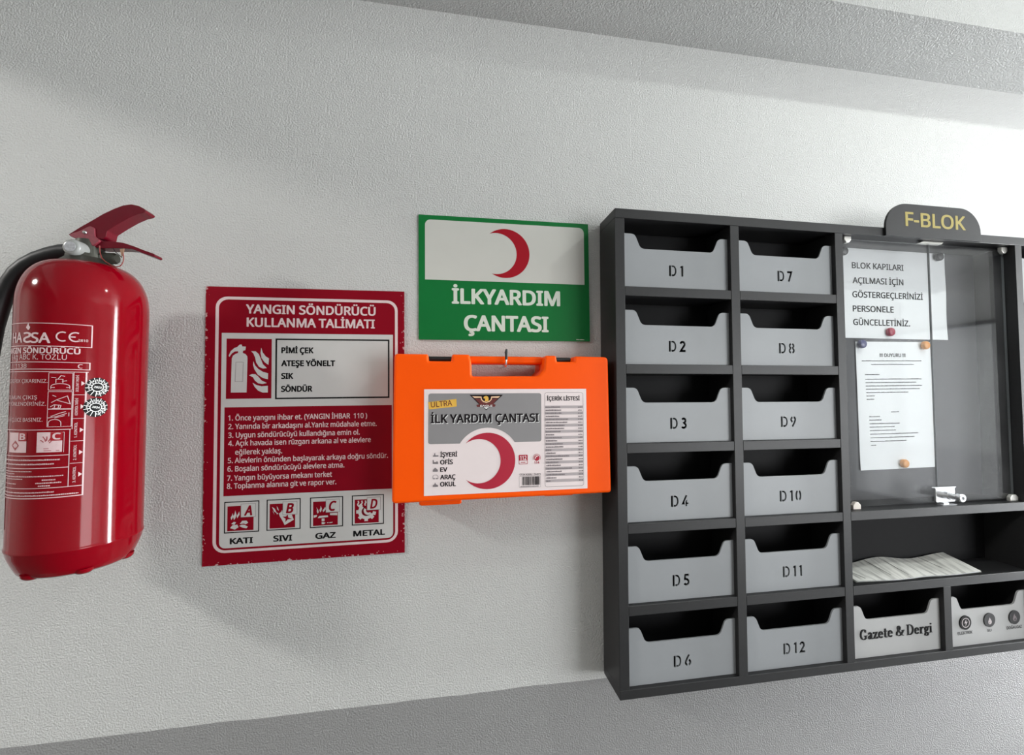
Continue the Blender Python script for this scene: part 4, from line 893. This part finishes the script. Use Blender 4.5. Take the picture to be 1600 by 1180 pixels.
def p1():
    cx, cy = 1.0640, 0.2320
    for b_, xa, xb, yb in (('BLOK KAPILARI', 0.9465, 1.0917, 0.2906), ('AÇILMASI İÇİN', 0.9478, 1.0893, 0.2554), ('GÖSTERGEÇLERİNİZİ', 0.9464, 1.1444, 0.2223), ('PERSONELE', 0.9466, 1.0590, 0.1887), ('GÜNCELLETİNİZ.', 0.9464, 1.1040, 0.1570)):
        yield 'text_line', MB().text(b_, xa - cx, xb - cx, yb - cy, 0.0137, 0, M_PAPERINK, bold=0.016)
sheet('block_door_notice', 1.0640, 0.2320, 0.297, 0.2115, 0.0, z1f, 'white landscape notice in large black capitals at the top of the glazed case', p1)
def z2f(u, v): return 0.0022 + 0.0020 * (0.5 + 0.5 * math.sin(7 * u + 1.5)) * (0.6 + 0.4 * math.cos(5 * v)) + 0.003 * max(0, -v - 0.38) * 2
def p2():
    cx, cy = 1.0560, -0.0300
    yield 'heading', MB().text('!!! DUYURU !!!', 1.0152 - cx, 1.0875 - cx, 0.0832 - cy, 0.0078, 0, M_PAPERINK, bold=0.022)
    for lines in (((0.9663, 1.1330, 0.0730), (0.991, 1.1105, 0.0645)), ((0.9734, 1.012, 0.0408),), ((0.9738, 1.1317, 0.0300), (0.974, 1.115, 0.0222), (0.9742, 1.1317, 0.0143), (0.9745, 1.1255, 0.0068), (0.9748, 1.090, -0.0012)), ((0.975, 0.997, -0.0090), (0.975, 0.995, -0.0168)),
                  ((1.0393, 1.0605, -0.0470),), ((0.980, 1.0085, -0.0571), (0.980, 1.0125, -0.0652), (0.9802, 1.062, -0.0735), (0.9803, 1.0475, -0.0812), (0.9804, 1.050, -0.0893), (0.9806, 1.1142, -0.0977), (0.9815, 1.103, -0.1060), (0.981, 1.079, -0.1145), (0.982, 0.996, -0.1235))):
        t = MB()
        for xa, xb, yb in lines: t.words(xa - cx, xb - cx, yb - cy, 0.0022, 0, M_PAPERINK2, 3, 8, 0.7)
        yield 'paragraph', t
sheet('announcement_sheet', 1.0560, -0.0300, 0.210, 0.298, 0.6, z2f, 'white portrait announcement sheet of small print below the large capitals notice', p2)
def magnet(x, z, m, label, y):
    o = hung('round_magnet', x, z, 0, label, 'magnet', 'round magnets on the notices', y=y)
    MB().lathe([(0.0098, 0.0), (0.0100, 0.0015), (0.0098, 0.0050), (0.0088, 0.0068), (0.0060, 0.0078), (0.0, 0.0080)], m, 36).build('magnet_cap', o, smooth=True, angle=70)
    return o
magnet(1.0441, 0.1419, M_MRED, 'red round magnet at the bottom of the large capitals notice', 0.0073)
magnet(0.9614, 0.1117, M_MBLUE, 'dark blue round magnet at the top left of the announcement sheet', 0.0099)
magnet(1.1385, 0.1116, M_MORANGE, 'orange round magnet at the top right of the announcement sheet', 0.0099)
magnet(1.0673, -0.1666, M_MORANGE, 'orange round magnet at the bottom of the announcement sheet', 0.0099)
magnet(0.9222, 0.3281, M_MGREY, 'dark grey round magnet at the top left corner of the capitals notice', 0.0071)
magnet(1.1904, 0.3281, M_MGREY, 'dark grey round magnet at the top right corner of the capitals notice', 0.0087)

# ---------------------------------------------------------------- folded newspaper on the shelf
nw = empty('newspaper', (1.010, -0.040, ZC - 0.4008), label='creased folded newspaper lying on the cabinet shelf under the glazed case', cat='newspaper')
def news_sheet(mb, zoff, inset, m, under=False):
    nx, ny = 40, 12
    def p(i, j):
        u, v = i / nx, j / ny                       # v: 0 front edge, 1 back edge
        x = -0.152 + u * 0.318 - 0.004 * v + (0.030 * (1 - v) * max(0, u - 0.90) * 2) - inset * (u - 0.5)
        if u < 0.18: x += (0.18 - u) * 0.04 * (1 - v)
        y = -0.0345 + v * 0.066 + 0.012 * (1 - v) * max(0, 0.12 - u) * 8 * 0.4
        h = 0.003 + v * (0.0130 + 0.004 * math.sin(u * 9.5 + 3.9) + 0.0035 * u) + 0.0012 * math.sin(14 * u + 2 * v)
        return x, y, max(0.0006, h * (1 - 0.1 * (0 if not under else 1)) + zoff)
    vs = [p(i, j) for j in range(ny + 1) for i in range(nx + 1)]
    fs = [[j * (nx + 1) + i, j * (nx + 1) + i + 1, (j + 1) * (nx + 1) + i + 1, (j + 1) * (nx + 1) + i] for j in range(ny) for i in range(nx)]
    mb.add(vs, fs, m)
    return p
top = MB(); pf = news_sheet(top, 0.0, 0.0, M_NEWS)
top.build('front_page', nw, smooth=True)
b = MB(); news_sheet(b, -0.0010, 0.004, M_PAPER, True); b.build('inner_pages', nw, smooth=True)
b = MB(); news_sheet(b, -0.0020, -0.003, M_NEWS2, True); b.build('inner_pages', nw, smooth=True)
for u0, v0, u1, v1, wd in ((0.05, 0.97, 0.32, 0.12, 0.006), (0.30, 0.98, 0.47, 0.2, 0.004), (0.42, 0.96, 0.58, 0.12, 0.004), (0.77, 0.98, 0.90, 0.35, 0.005)):
    L_ = []
    for k in range(13):
        t_ = k / 12; u_, v_ = u0 + (u1 - u0) * t_ * 0.15, v0 + (v1 - v0) * t_
        q = pf(u_ * 40, v_ * 12); q2 = pf((u_ + wd) * 40, v_ * 12); L_.append(((q[0], q[1], q[2] + 0.0004), (q2[0], q2[1], q2[2] + 0.0004)))
    b = MB(); o_ = len(L_); b.add([l[0] for l in L_] + [l[1] for l in L_], [[k, k + 1, o_ + k + 1, o_ + k] for k in range(o_ - 1)], M_STINK); b.build('column_rule', nw)
